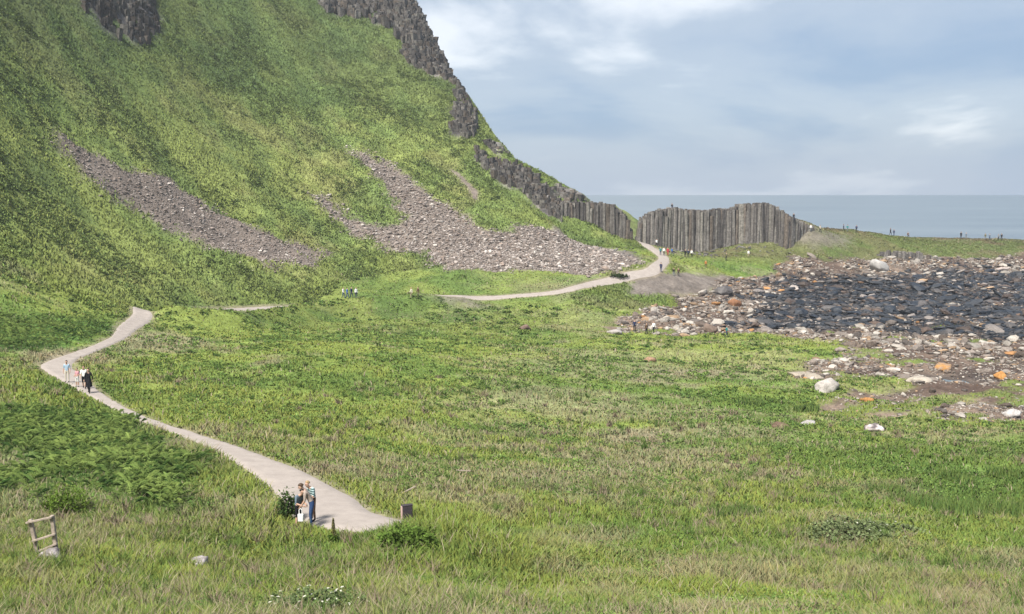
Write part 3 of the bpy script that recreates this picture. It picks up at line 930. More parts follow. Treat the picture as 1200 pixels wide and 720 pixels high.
cw = stone_cols(len(x), rs, WET_PAL, [4.2, 3.6, 2.2, .6, 1.2, .08])
emit_stones(x, y, z, s, cw, rs, 'tidal_rock', 'tidal_rubble',
            'dark seaweed stained rock lying on the tidal shore platform', 'dark rocks of the tidal platform', 'dark wet rubble and weed of the tidal shore platform', 'rock', M_WET, 300, .12, (.35, .7))


M['foot'] = np.maximum(poly_mask([(755, 291), (800, 293), (930, 288), (932, 297), (850, 301), (770, 299)], .8, 25, 1.0), poly_mask([(690, 284), (742, 290), (750, 303), (720, 300), (690, 292)], .8, 26, 1.0))
x, y, z, s, rs = scatter_stones(M['foot'], (10, 65, 185, 225), 900, .18, .6, 2.0, 6)
emit_stones(x, y, z, s, stone_cols(len(x), rs, [(.112, .104, .099), (.17, .16, .145), (.08, .075, .072)], [3, 2, 2]), rs, 'fallen_block', 'fallen_rubble',
            'grey basalt block fallen at the foot of the upright columns', 'blocks at the foot of the columns', 'small grey rubble at the foot of the upright columns', 'stone', M_BASALT, 150)


def single_rock(u, v, wpx, seed, colr, label, cat='boulder', name='boulder', flat=.7, rz=0.0, top_col=None, Y=None, mat=None, sink=.22, smooth=True):
    p = hit(u, v, ZG)
    d = math.hypot(p[0], p[1])
    s = wpx / F * d / 2
    BV, BT = rock_shape(seed, 3, flat, 16)
    V = BV * s
    V = V + (fbm(BV[:, 0] * 3 + 7, BV[:, 1] * 3 + BV[:, 2] * 2, .8, seed, 3) - .5)[:, None] * BV * s * .25
    cc = np.repeat(np.array(colr)[None], len(V), 0)
    if top_col is not None:
        t = sstep(.42, .58, fbm(BV[:, 0] * 2 + 3, BV[:, 1] * 2 + BV[:, 2], .7, seed + 1, 3))
        cc = mixc(cc, np.array(top_col), t)
    o = obj_from(name, V, BT, mat or M_ROCK, col=cc, smooth=False)
    o.location = (p[0], p[1], p[2] + s * flat * .55 - sink * s)
    o.rotation_euler = (0, 0, rz)
    tag(o, label, cat)
    return o


single_rock(968, 458, 36, 501, (.33, .30, .275), 'large pale rounded boulder at the edge of the meadow and shore', flat=.62, top_col=(.40, .365, .34))
single_rock(949, 498, 19, 502, (.33, .31, .295), 'small flat whitish boulder lying in the green meadow grass', flat=.45)
single_rock(1021, 505, 24, 503, (.12, .10, .10), 'dark boulder blotched with white lichen at the meadow edge', flat=.65, top_col=(.55, .48, .46))
single_rock(913, 500, 26, 504, (.13, .085, .06), 'low brown boulder half buried in the meadow grass', flat=.4)
single_rock(1184, 487, 23, 505, (.42, .39, .37), 'smooth grey rounded boulder on the near shore by the right edge', flat=.6)
single_rock(1104, 433, 24, 506, (.36, .19, .07), 'bright orange lichened boulder, larger of the pair on the shore rocks', flat=.65, top_col=(.27, .19, .13))
single_rock(1172, 443, 13, 507, (.36, .18, .06), 'small bright orange lichened stone near the right shore', flat=.8)
single_rock(1016, 470, 16, 508, (.32, .16, .06), 'orange lichened stone close behind the large pale boulder', flat=.5)
single_rock(1031, 318, 20, 509, (.33, .315, .30), 'large round pale boulder standing out before the dark tidal rocks', flat=.85, sink=0)
single_rock(1174, 318, 16, 510, (.42, .36, .33), 'pale pinkish boulder above the dark rocks near the right edge', flat=.6)
single_rock(615, 386, 17, 511, (.16, .11, .09), 'dark brown boulder alone in the far middle meadow', flat=.7)
single_rock(760, 424, 16, 512, (.27, .17, .11), 'reddish brown flat boulder alone in the middle of the meadow', flat=.5)
single_rock(861, 358, 14, 513, (.22, .11, .06), 'rust brown block among the grey shore boulders', flat=.85)
single_rock(832, 389, 18, 514, (.17, .125, .10), 'big brown boulder standing at the top edge of the meadow', flat=.9)
single_rock(232, 666, 29, 515, (.33, .30, .29), 'white grey rock half hidden in the foreground grass', name='rock', cat='rock', flat=.62, top_col=(.25, .22, .21), sink=.05)
single_rock(61, 657, 30, 516, (.20, .175, .17), 'grey lumpy rock at the foot of the broken wooden rail', name='rock', cat='rock', flat=.6, top_col=(.31, .28, .28), sink=-.1)
single_rock(720, 391, 22, 517, (.33, .30, .28), 'pale grey flat boulder at the left end of the shore rocks', flat=.5)
single_rock(1075, 446, 36, 518, (.34, .30, .25), 'long flat cream slab among the brown shore rocks', flat=.3)
single_rock(945, 440, 40, 519, (.29, .25, .20), 'low pale slab in the grass behind the large pale boulder', flat=.28)

# ------------------------------------------------------------------ basalt columns
def prism(r, h, seed, segs=4, sides=6, tilt=.02):
    rs = np.random.default_rng(seed)
    ang = np.arange(sides) * 2 * np.pi / sides + rs.uniform(0, 1) + rs.normal(0, .12, sides)
    rad = r * rs.uniform(.88, 1.08, sides)
    V = []; Fc = []
    zs = [0.0]
    for q in range(segs):
        zs.append(h * (q + 1) / segs + (rs.uniform(-.12, .12) * h / segs if q < segs - 1 else 0))
    lean = rs.normal(0, tilt, 2)
    for q in range(len(zs)):
        k = 1 + rs.normal(0, .05); off = rs.normal(0, .05 * r, 2)
        for a in range(sides):
            V.append((rad[a] * k * math.cos(ang[a]) + off[0] + lean[0] * zs[q], rad[a] * k * math.sin(ang[a]) + off[1] + lean[1] * zs[q], zs[q] + (rs.normal(0, .08 * r) if q == len(zs) - 1 else 0)))
    for q in range(len(zs) - 1):
        for a in range(sides):
            b = (a + 1) % sides
            Fc.append((q * sides + a, q * sides + b, (q + 1) * sides + b, (q + 1) * sides + a))
    Fc.append(tuple((len(zs) - 1) * sides + a for a in range(sides)))
    return V, Fc


BAS = [C(.120, .109, .101), C(.158, .145, .133), C(.088, .080, .076), C(.186, .172, .152), C(.132, .110, .092)]


def bas_col(rs, light=1.0):
    return BAS[rs.integers(len(BAS))] * rs.uniform(.84, 1.18) * light


def column_wall(prefix, name, label, top_px, Yf, depth_rows, spacing, front_parts, seed, light=1.0, tops_green=False, base_drop=1.2, depth_dir=(0.0, 1.0)):
    """top_px: skyline of the wall on the photograph; Yf(u): distance of its face"""
    rs = np.random.default_rng(seed)
    us = np.array([p[0] for p in top_px], float); vs = np.array([p[1] for p in top_px], float)
    A = at(us[0], vs[0], Yf(us[0])); B = at(us[-1], vs[-1], Yf(us[-1]))
    mid = hit((us[0] + us[-1]) / 2, 296)
    root = empty(name, (float((A[0] + B[0]) / 2), float((A[1] + B[1]) / 2), float(grid_at(ZG, (A[0] + B[0]) / 2, (A[1] + B[1]) / 2))))
    rl = np.array(root.location[:])
    tag(root, label, 'rock formation')
    u = us[0]; cols = []
    # walk along the face
    fu = np.linspace(us[0], us[-1], 900); fx = np.array([at(a, 260, Yf(a))[0] for a in fu]); fy = np.array([Yf(a) for a in fu])
    arc = np.concatenate([[0], np.cumsum(np.hypot(np.diff(fx), np.diff(fy)))])
    n = int(arc[-1] / spacing)
    body_V, body_F, body_C = [], [], []
    parts = 0
    wob = 0
    for row in range(depth_rows):
        for k in range(n + 1):
            s = (k + .5 * (row % 2)) * spacing + rs.normal(0, .08)
            if s > arc[-1]: continue
            uu = np.interp(s, arc, fu)
            bx, by = np.interp(s, arc, fx), np.interp(s, arc, fy)
            bay = (fbm(np.array([s]), np.array([3.0]), 5.0, seed, 3)[0] - .5) * 2.4   # bays and buttresses of the face
            inner = row * spacing * .86
            px = bx + depth_dir[0] * (inner + bay); py = by + depth_dir[1] * (inner + bay) + rs.normal(0, .07)
            vt = np.interp(uu, us, vs)
            zt = at(uu, vt, Yf(uu))[2] + rs.normal(0, .13)
            if row == 0: zt -= abs(rs.normal(0, 1.1)) * (rs.uniform() < .35)
            elif row == 1: zt -= abs(rs.normal(0, .3))
            elif row > depth_rows - 3: zt -= .4 * (row - depth_rows + 3)
            zb = float(grid_at(ZG, px, py)) - base_drop
            if zt - zb < .5: continue
            r = spacing * .60 * rs.uniform(.85, 1.2)
            V, Fc = prism(r, zt - zb, int(rs.integers(1e9)), max(3, int((zt - zb) / .9)))
            V = np.array(V) + np.array([px, py, zb]) - rl
            c = bas_col(rs, light)
            cc = np.repeat(c[None], len(V), 0)
            if row < 2 and parts < front_parts:
                obj_from('column', list(V), Fc, M_BASALT, root, col=cc); parts += 1
            else:
                off = len(body_V)
                body_V += list(V); body_F += [tuple(i + off for i in f) for f in Fc]; body_C += list(cc)
    obj_from('rock_mass', body_V, body_F, M_BASALT, root, col=np.array(body_C))
    return root


column_wall('w', 'columnar_rock_wall', 'long flat topped wall of upright grey basalt columns standing before the sea',
            [(748, 278), (752, 257), (762, 249), (775, 246), (790, 244), (808, 247), (830, 246.5), (846, 245), (858, 245.5), (864, 241), (875, 239.5), (898, 238), (908, 241), (918, 249), (930, 256), (942, 262), (954, 268), (966, 274)],
            lambda u: 215 + 4 * math.sin((u - 750) / 190 * math.pi) - (u - 845) * .01 + max(0, u - 922) * .30, 8, .64, 96, 901, 1.0)
column_wall('o', 'columnar_rock_buttress', 'short dark buttress of basalt columns at the end of the grassy hill',
            [(655, 237), (668, 237), (690, 238), (705, 238.5), (718, 241), (727, 247), (733, 253), (738, 262), (742, 272)],
            lambda u: 209 - (u - 700) * .02, 8, .68, 60, 902, .9)
# the low columnar steps on the seaward strip
column_wall('s', 'columnar_rock_step', 'low row of brown basalt column stumps on the grassy strip above the tidal rocks',
            [(1030, 297), (1040, 295), (1060, 295), (1078, 295), (1092, 300), (1105, 302)], lambda u: 221, 3, .8, 30, 903, 1.0, base_drop=.8)


def crag(label, px, seed, n, hmax, rad=.7, light=1.0):
    """cluster of broken columns standing out of the hillside"""
    rs = np.random.default_rng(seed)
    P = np.array(px, float)
    Vs, Fs, Cs = [], [], []
    lo, hi = P.min(0), P.max(0)
    cnt = 0; tries = 0
    base = hit(*(P.mean(0)), ZG)
    while cnt < n and tries < n * 40:
        tries += 1
        u, v = rs.uniform(lo[0], hi[0]), rs.uniform(lo[1], hi[1])
        ins = False
        for k in range(len(P)):
            a, b = P[k], P[(k + 1) % len(P)]
            if (a[1] > v) != (b[1] > v) and u < (b[0] - a[0]) * (v - a[1]) / (b[1] - a[1]) + a[0]: ins = not ins
        if not ins: continue
        p = hit(u, v, ZG)
        if grid_at(M['crag'], p[0], p[1]) < rs.uniform(.1, .7): continue
        r = rad * rs.uniform(.5, 1.8)
        d, sd = poly_dist(CREST, np.array([p[0]]), np.array([p[1]]))
        hgt = rs.uniform(.25, 1.0) * hmax * (.35 if d[0] < 3 else 1)
        V, Fc = prism(r, 3.0 + hgt, int(rs.integers(1e9)), 3, int(rs.integers(4, 7)), .10)
        V = np.array(V) + np.array([p[0], p[1], p[2] - 3.0]) - base
        off = len(Vs)
        Vs += list(V); Fs += [tuple(i + off for i in f) for f in Fc]; Cs += list(np.repeat(bas_col(rs, light)[None], len(V), 0))
        cnt += 1
    if not cnt: return
    o = obj_from('basalt_crag', Vs, Fs, M_BASALT, col=np.array(Cs))
    o.location = base
    tag(o, label, 'crag')


crag('tall grey crag along the upper skyline of the hill', CRAG_PX[0], 11, 1100, 1.5, .55, .72)
crag('dark rocky outcrop at the top left of the hillside', CRAG_PX[1], 12, 260, .9, .5, .5)
crag('small crag on the skyline below the tall upper crag', CRAG_PX[2], 13, 200, 1.4, .5, .75)
crag('slanting band of broken columns stepping down the end of the hill', CRAG_PX[3], 14, 380, 1.3, .45, .75)
crag('small rock patch on the grass just above the slanting column band', CRAG_PX[4], 15, 30, 1.0, .5, .9)
crag('brown rock edge on the skyline at the low end of the hill', CRAG_PX[5], 16, 40, .8, .5, .9)

# ------------------------------------------------------------------ shrubs and plants
def shrub(u, v, wpx, hpx, seed, colr, label, cat='shrub', name='shrub', n=1500, leaf=.07, flowers=None):
    rs = np.random.default_rng(seed)
    p = hit(u, v, ZG); d = math.hypot(p[0], p[1])
    rw, rh = wpx / F * d / 2, hpx / F * d
    root = empty(name, (float(p[0]), float(p[1]), float(p[2])))
    tag(root, label, cat)
    a = rs.uniform(0, 6.28, n); q = rs.uniform(0, 1, n) ** .5; t = rs.uniform(0, 1, n)
    lump = .35 + 1.1 * fbm(np.cos(a) * 3 + 5, np.sin(a) * 3 + q * 2.5, .8, seed, 3)
    x = np.cos(a) * q * rw * lump; y = np.sin(a) * q * rw * .8 * lump
    z = rh * np.sqrt(np.clip(1 - (q * .92) ** 2, 0, 1)) * lump * (.25 + .75 * t ** .6)
    BV = np.array([(-1, 0, 0), (0, -.55, .15), (1, 0, 0), (0, .55, .15)]); BT = np.array([(0, 1, 2), (0, 2, 3)])
    c = np.array(colr)[None] * rs.uniform(.5, 1.5, (n, 1))
    V, T, cc = replicate(BV, BT, np.stack([x, y, z], 1), rs.uniform(0, 6.28, n), rs.normal(0, .6, n), leaf * rs.uniform(.6, 1.4, n), c)
    obj_from('foliage', V, T, M_LEAF, root, col=cc)
    # woody stems
    Vs, Fs, Cs = [], [], []
    for k in range(7):
        aa = rs.uniform(0, 6.28); ex, ey, ez = math.cos(aa) * rw * .5, math.sin(aa) * rw * .4, rh * .7
        off = len(Vs); w = .012
        Vs += [(-w, 0, -.1), (w, 0, -.1), (ex + w * .4, ey, ez), (ex - w * .4, ey, ez)]; Fs.append((off, off + 1, off + 2, off + 3)); Cs += [(.07, .05, .03)] * 4
    obj_from('stems', Vs, Fs, M_ROCK, root, col=np.array(Cs))
    if flowers:
        nf = flowers
        k = rs.choice(n, nf)
        V, T, cc = replicate(BV, BT, np.stack([x[k], y[k], z[k] + .05], 1), rs.uniform(0, 6.28, nf), rs.normal(0, .3, nf), .045 * rs.uniform(.7, 1.4, nf), np.repeat(C(.62, .60, .50)[None], nf, 0))
        obj_from('flowers', V, T, M_LEAF, root, col=cc)['kind'] = 'stuff'


shrub(1010, 630, 135, 15, 1, (.145, .180, .080), 'wide grey green bramble bush in the right foreground meadow', n=2600, leaf=.075, flowers=40)
shrub(360, 722, 130, 26, 2, (.11, .15, .06), 'low bush dotted with white flowers at the bottom edge of the foreground', n=2600, leaf=.045, flowers=80)
shrub(478, 640, 85, 24, 4, (.095, .150, .030), 'bright green leafy weeds at the near end of the path', n=1800, leaf=.065)
shrub(75, 603, 55, 30, 5, (.095, .150, .025), 'fresh green bush behind the broken wooden rail', n=1300, leaf=.06)
shrub(338, 610, 30, 36, 7, (.06, .10, .03), 'dark bush right behind the group bending at the path edge', n=1000, leaf=.06)
shrub(725, 326, 26, 6, 10, (.035, .055, .016), 'low dark bush beside the far bend of the path', n=400, leaf=.2)


def rushes():
    """dark rush tussocks: one tuft per thing"""
    spots = [(1100, 598, 17, ''), (1128, 604, 18, ''), (1160, 600, 17, ''), (1188, 606, 18, ''), (1070, 592, 13, ''), (1120, 562, 11, ''), (1180, 558, 11, ''), (880, 474, 8, ''), (850, 606, 15, ''), (945, 481, 8, ''), (870, 604, 13, ''), (1040, 577, 10, '')]
    for i, (u, v, hpx, _) in enumerate(spots):
        rs = np.random.default_rng(700 + i)
        p = hit(u, v, ZG); d = math.hypot(p[0], p[1]); h = hpx / F * d
        n = 320
        r = h * 1.5 + .25
        a = rs.uniform(0, 6.28, n); q = np.sqrt(rs.uniform(0, 1, n)) * r
        x, y = np.cos(a) * q, np.sin(a) * q * .7
        z = grid_at(ZG, p[0] + x, p[1] + y) - p[2]
        c = mixc(np.broadcast_to(C(.065, .120, .032), (n, 3)), C(.15, .20, .055), rs.uniform(0, 1, n))
        V, T, cc = blades(x, y, z, h * rs.uniform(.5, 1.05, n), np.full(n, d * .0011), rs.uniform(.05, .5, n), c)
        o = obj_from('rush_tussock', V, T, M_BLADE, col=cc)
        o.location = p
        tag(o, 'dark green rush tussock in the damp right side of the meadow', 'rushes', 'rush tussocks of the damp meadow')


rushes()


def dock(u, v, hpx):
    p = hit(u, v, ZG); d = math.hypot(p[0], p[1]); h = hpx / F * d
    root = empty('flower_spike', tuple(map(float, p)))
    tag(root, 'tall slim green seed spike standing before the pale path by the bending group', 'plant')
    rs = np.random.default_rng(3)
    V, Fc = prism(.02, h * .6, 4, 2)
    obj_from('stem', V, Fc, M_LEAF, root, col=np.repeat(C(.09, .10, .03)[None], len(V), 0))
    n = 260
    zz = rs.uniform(.35, 1, n) * h; r = .10 * (1.1 - zz / h)
    a = rs.uniform(0, 6.28, n)
    BV = np.array([(-1, 0, 0), (0, -.5, .3), (1, 0, 0), (0, .5, .3)]); BT = np.array([(0, 1, 2), (0, 2, 3)])
    V, T, cc = replicate(BV, BT, np.stack([np.cos(a) * r, np.sin(a) * r, zz], 1), a, rs.normal(0, .6, n), np.full(n, .035), np.array([(.16, .15, .05)]) * rs.uniform(.6, 1.4, (n, 1)))
    obj_from('seed_head', V, T, M_LEAF, root, col=cc)
    V, T, cc = replicate(BV, BT, np.stack([np.cos(a[:60]) * .12, np.sin(a[:60]) * .12, rs.uniform(.05, .3, 60) * h], 1), a[:60], rs.normal(0, .3, 60), np.full(60, .09), np.array([(.07, .12, .02)]) * rs.uniform(.6, 1.4, (60, 1)))
    obj_from('leaves', V, T, M_LEAF, root, col=cc)


dock(391, 637, 30)

# ------------------------------------------------------------------ small built things
M_WOOD = plain_mat('weathered_wood', (.30, .25, .205), .9, .25, 9, .1, .4)
M_WOODD = plain_mat('dark_wood', (.045, .038, .042), .8, .25, 7, .2, .3)
M_WOODLIT = plain_mat('wood_painted_sunlit', (.42, .30, .27), .85, .2, 7, .1, .2)  # sunlight on the marker box's side, put into a paler wood colour


def bar(a, b, w, t, mat, name, parent):
    a, b = Vector(a), Vector(b)
    d = b - a; L = d.length
    bm = bmesh.new(); bmesh.ops.create_cube(bm, size=1)
    bmesh.ops.scale(bm, vec=(w, t, L), verts=bm.verts)
    bmesh.ops.bevel(bm, geom=list(bm.edges), offset=min(w, t) * .12, segments=1, affect='EDGES')
    q = d.to_track_quat('Z', 'Y')
    bmesh.ops.transform(bm, matrix=Matrix.Translation((a + b) / 2) @ q.to_matrix().to_4x4(), verts=bm.verts)
    me = bpy.data.meshes.new(name); bm.to_mesh(me); bm.free(); me.materials.append(mat)
    o = bpy.data.objects.new(name, me); COL.objects.link(o); o.parent = parent
    return o


def broken_rail():
    p = hit(52, 655, ZG); d = p[1]
    k = d / F
    root = empty('wooden_rail', tuple(map(float, p)))
    tag(root, 'broken weathered wooden post and rail remnant leaning in the left foreground grass', 'fence')
    P = lambda u, v, dy=0.0: ((u - 52) * k, dy, (655 - v) * k)
    bar(P(43, 660, .12), P(35, 608, .12), .10, .10, M_WOOD, 'post', root)
    bar(P(66, 648, .05), P(63, 602, .05), .10, .10, M_WOOD, 'post', root)
    bar(P(32, 611, .02), P(65, 603, -.04), .085, .05, M_WOOD, 'rail', root)
    bar(P(38, 634, .02), P(68, 624, -.04), .085, .05, M_WOOD, 'rail', root)
    bar(P(44, 647, .02), P(69, 636, -.04), .085, .05, M_WOOD, 'rail', root)


broken_rail()


def marker():
    p = hit(477, 609, ZG); d = math.hypot(p[0], p[1]); k = d / F
    root = empty('marker_box', tuple(map(float, p)), R(22))
    tag(root, 'squat dark wooden marker box with sunlight painted pale on its left side beside the near end of the path', 'marker')
    w, h = 12.5 * k, 17 * k
    bm = bmesh.new(); bmesh.ops.create_cube(bm, size=1)
    bmesh.ops.scale(bm, vec=(w, w * .5, h + .2), verts=bm.verts); bmesh.ops.translate(bm, vec=(0, 0, h / 2 - .1), verts=bm.verts)
    bmesh.ops.bevel(bm, geom=list(bm.edges), offset=.012, segments=1, affect='EDGES')
    me = bpy.data.meshes.new('body'); bm.to_mesh(me); bm.free(); me.materials.append(M_WOODD)
    o = bpy.data.objects.new('body', me); COL.objects.link(o); o.parent = root
    bar((-w / 2 - .012, -.0, -.1), (-w / 2 - .012, 0, h - .02), .024, w * .46, M_WOODLIT, 'sunlit_side', root)  # thin pale slab paints the sun falling on the left face
    bar((-w / 2 - .01, -w * .02, h + .012), (w / 2 + .01, -w * .02, h + .012), w * .5, .03, M_WOODD, 'lid', root)


marker()


def stick(u, v, du, dv, label):
    p = hit(u, v, ZG); k = math.hypot(p[0], p[1]) / F
    root = bar((-du / 2 * k, 0, .22 + dv / 2 * k), (du / 2 * k, .05, .22 - dv / 2 * k), .05, .05, M_WOOD, 'driftwood_stick', None)
    root.location = tuple(map(float, p))
    tag(root, label, 'stick')


stick(543, 557, 17, 1, 'thin pale stick lying level on the meadow grass')
stick(480, 580, 14, -7, 'short pale stick leaning in the grass above the dark marker box')
stick(1096, 438, 16, -8, 'pale driftwood stick propped against the orange shore boulder')

# ------------------------------------------------------------------ people
M_SKIN = plain_mat('skin', (.46, .29, .21), .6, .06, 20, .3)


def cloth(name, c):
    key = 'cloth_' + name
    return bpy.data.materials.get(key) or plain_mat(key, c, .9, .14, 14, .05)


CL = {k: cloth(k, v) for k, v in {
    'black': (.016, .016, .019), 'navy': (.022, .032, .075), 'jeans': (.035, .065, .15), 'white': (.72, .71, .69), 'tan': (.32, .26, .22), 'grey': (.17, .18, .19),
    'teal': (.03, .19, .20), 'red': (.36, .035, .05), 'blue': (.05, .13, .40), 'paleblue': (.30, .40, .50), 'pink': (.46, .24, .28), 'brown': (.10, .06, .04), 'olive': (.10, .10, .05),
    'orange': (.42, .15, .04), 'khaki': (.30, .25, .17), 'cream': (.55, .50, .42), 'greyblue': (.13, .17, .21)}.items()}
M_HAIR = {k: plain_mat('hair_' + k, v, .6, .25, 30, .3) for k, v in {'dark': (.018, .013, .010), 'brown': (.06, .035, .02), 'fair': (.30, .21, .11), 'grey': (.30, .29, .28)}.items()}

# joints of a 1.75 m figure facing -Y; x to its left
def joints(pose):
    j = {'pelvis': (0, 0, .93), 'waist': (0, .005, 1.08), 'chest': (0, .01, 1.30), 'neck': (0, .0, 1.46), 'chin': (0, -.02, 1.53), 'head': (0, -.012, 1.63), 'crown': (0, 0, 1.715)}
    for s, k in ((1, 'l'), (-1, 'r')):
        j['sho' + k] = (s * .175, .01, 1.40); j['elb' + k] = (s * .235, .02, 1.12); j['wri' + k] = (s * .245, -.05, .88); j['han' + k] = (s * .245, -.065, .80)
        j['hip' + k] = (s * .095, 0, .88); j['kne' + k] = (s * .105, -.01, .49); j['ank' + k] = (s * .11, .02, .09); j['toe' + k] = (s * .125, -.13, .035)
    if pose == 'walk':
        j['knel'] = (.10, -.16, .50); j['ankl'] = (.10, -.20, .09); j['toel'] = (.11, -.35, .05)
        j['kner'] = (-.10, .06, .48); j['ankr'] = (-.10, .27, .13); j['toer'] = (-.11, .16, .03)
        j['elbl'] = (.23, .12, 1.14); j['wril'] = (.23, .10, .90); j['hanl'] = (.23, .08, .82)
        j['elbr'] = (-.23, -.06, 1.13); j['wrir'] = (-.22, -.24, .97); j['hanr'] = (-.21, -.31, .93)
    if pose == 'hold':        # both forearms forward, holding something at the waist
        for s, k in ((1, 'l'), (-1, 'r')):
            j['elb' + k] = (s * .23, .03, 1.12); j['wri' + k] = (s * .13, -.21, 1.05); j['han' + k] = (s * .09, -.29, 1.05)
    if pose == 'bend':        # leaning well forward from the hips, one hand reaching down
        def rot(p, a=.58, c=(0, 0, .95)):
            y, z = p[1] - c[1], p[2] - c[2]
            return (p[0], c[1] + y * math.cos(a) - z * math.sin(a) + .06, c[2] + y * math.sin(a) + z * math.cos(a))
        for k in ('waist', 'chest', 'neck', 'chin', 'head', 'crown', 'shol', 'shor', 'elbl', 'elbr', 'wril', 'wrir', 'hanl', 'hanr'):
            j[k] = rot(j[k])
        j['pelvis'] = (0, .05, .93)
        for s, k in ((1, 'l'), (-1, 'r')):
            sx, sy, sz = j['sho' + k]
            j['elb' + k] = (s * .21, sy - .02, sz - .28); j['wri' + k] = (s * .14, sy - .14, sz - .47); j['han' + k] = (s * .11, sy - .18, sz - .54)
            j['hip' + k] = (s * .095, .05, .88)
    if pose == 'stoop':       # head bowed, arm forward
        for k, (dy, dz) in {'chest': (-.06, -.01), 'neck': (-.13, -.04), 'chin': (-.20, -.06), 'head': (-.22, -.05), 'crown': (-.24, -.05), 'shol': (-.07, -.02), 'shor': (-.07, -.02)}.items():
            a = j[k]; j[k] = (a[0], a[1] + dy, a[2] + dz)
        for s, k in ((1, 'l'), (-1, 'r')):
            j['elb' + k] = (s * .22, -.08, 1.10); j['wri' + k] = (s * .12, -.30, 1.02); j['han' + k] = (s * .09, -.38, 1.00)
    if pose == 'sit':
        for s, k in ((1, 'l'), (-1, 'r')):
            j['hip' + k] = (s * .095, -.02, .88); j['kne' + k] = (s * .13, -.42, .92); j['ank' + k] = (s * .13, -.44, .50); j['toe' + k] = (s * .14, -.58, .45)
            j['elb' + k] = (s * .24, -.06, 1.14); j['wri' + k] = (s * .15, -.28, 1.00); j['han' + k] = (s * .12, -.36, .98)
        j = {k: (a, b, c - .43) for k, (a, b, c) in j.items()}
    return j


RAD = {'pelvis': (.155, .115), 'waist': (.135, .10), 'chest': (.16, .115), 'neck': (.055, .055), 'chin': (.062, .07), 'head': (.078, .095), 'crown': (.06, .07),
       'sho': (.066, .066), 'elb': (.044, .044), 'wri': (.030, .030), 'han': (.034, .022), 'hip': (.092, .095), 'kne': (.060, .062), 'ank': (.042, .046), 'toe': (.040, .028)}
BONES = [('pelvis', 'waist', 'top'), ('waist', 'chest', 'top'), ('chest', 'neck', 'neckb'), ('neck', 'chin', 'skin'), ('chin', 'head', 'skin'), ('head', 'crown', 'skin')]
for k in 'lr':
    BONES += [('chest', 'sho' + k, 'top'), ('sho' + k, 'elb' + k, 'top'), ('elb' + k, 'wri' + k, 'sleeve'), ('wri' + k, 'han' + k, 'skin'),
              ('pelvis', 'hip' + k, 'bottom'), ('hip' + k, 'kne' + k, 'bottom'), ('kne' + k, 'ank' + k, 'shin'), ('ank' + k, 'toe' + k, 'shoe')]
PROTO = {}


def body_mesh(pose, fingers, short_sleeves, short_legs):
    key = (pose, fingers, short_sleeves, short_legs)
    if key in PROTO: return PROTO[key]
    j = joints(pose)
    names = list(j); V = [j[k] for k in names]; E = [(names.index(a), names.index(b)) for a, b, _ in BONES]
    R_ = [RAD.get(k, RAD.get(k[:3])) for k in names]
    zones = [(Vector(j[a]), Vector(j[b]), z) for a, b, z in BONES]
    if fingers:
        for k, s in (('l', 1), ('r', -1)):
            w, h = Vector(j['wri' + k]), Vector(j['han' + k])
            d = (h - w).normalized(); side = d.cross(Vector((s, 0, 0.001))).normalized()
            hi = names.index('han' + k)
            for f in range(4):
                o = (f - 1.5) * .019; ln = [.066, .078, .072, .056][f]
                a = h + side * o + d * .03; b = h + side * o * 1.15 + d * (.03 + ln * .6) + Vector((-s * .012, 0, 0)); c = h + side * o * 1.2 + d * (.03 + ln) + Vector((-s * .034, 0, 0))
                n0 = len(V); V += [tuple(a), tuple(b), tuple(c)]; R_ += [(.0095, .0095), (.0085, .0085), (.007, .007)]
                E += [(hi, n0), (n0, n0 + 1), (n0 + 1, n0 + 2)]; zones.append((h, c, 'skin'))
            a = w + d * .03 + side * .035; b = w + d * .075 + side * .052
            n0 = len(V); V += [tuple(a), tuple(b)]; R_ += [(.012, .012), (.009, .009)]; E += [(names.index('wri' + k), n0), (n0, n0 + 1)]; zones.append((w, b, 'skin'))
    me = bpy.data.meshes.new('figure'); me.from_pydata(V, E, []); me.update()
    o = bpy.data.objects.new('figure', me); COL.objects.link(o)
    o.modifiers.new('Skin', 'SKIN'); sm = o.modifiers.new('Sub', 'SUBSURF'); sm.levels = 2 if fingers else 1; sm.render_levels = sm.levels
    for i, sv in enumerate(me.skin_vertices[0].data):
        sv.radius = R_[i]; sv.use_root = (i == 0)
    dg = bpy.context.evaluated_depsgraph_get()
    ev = bpy.data.meshes.new_from_object(o.evaluated_get(dg))
    bpy.data.objects.remove(o); bpy.data.meshes.remove(me)
    ev.name = 'person'
    SL = {'skin': 0, 'top': 1, 'bottom': 2, 'shoe': 3}
    ev.materials.clear()
    for m in (M_SKIN, CL['white'], CL['jeans'], CL['black']): ev.materials.append(m)
    for p in ev.polygons:
        c = p.center; best = 1e9; zz = 'top'; tt = 0
        for a, b, z in zones:
            d = b - a; t = max(0, min(1, (c - a).dot(d) / d.length_squared)); q = (c - a - d * t).length
            if q < best: best = q; zz = z; tt = t
        if zz == 'neckb': zz = 'skin' if tt > .72 else 'top'
        if zz == 'sleeve': zz = 'skin' if short_sleeves else 'top'
        if zz == 'shin': zz = 'skin' if (short_legs and tt < .85) else ('shoe' if tt > .92 else 'bottom')
        if zz == 'top' and tt < .1 and best > .08 and c.z < j['pelvis'][2]: zz = 'bottom'
        p.material_index = SL[zz]; p.use_smooth = True
    # feet on the ground
    mz = min(v.co.z for v in ev.vertices)
    PROTO[key] = (ev, j, mz)
    return PROTO[key]


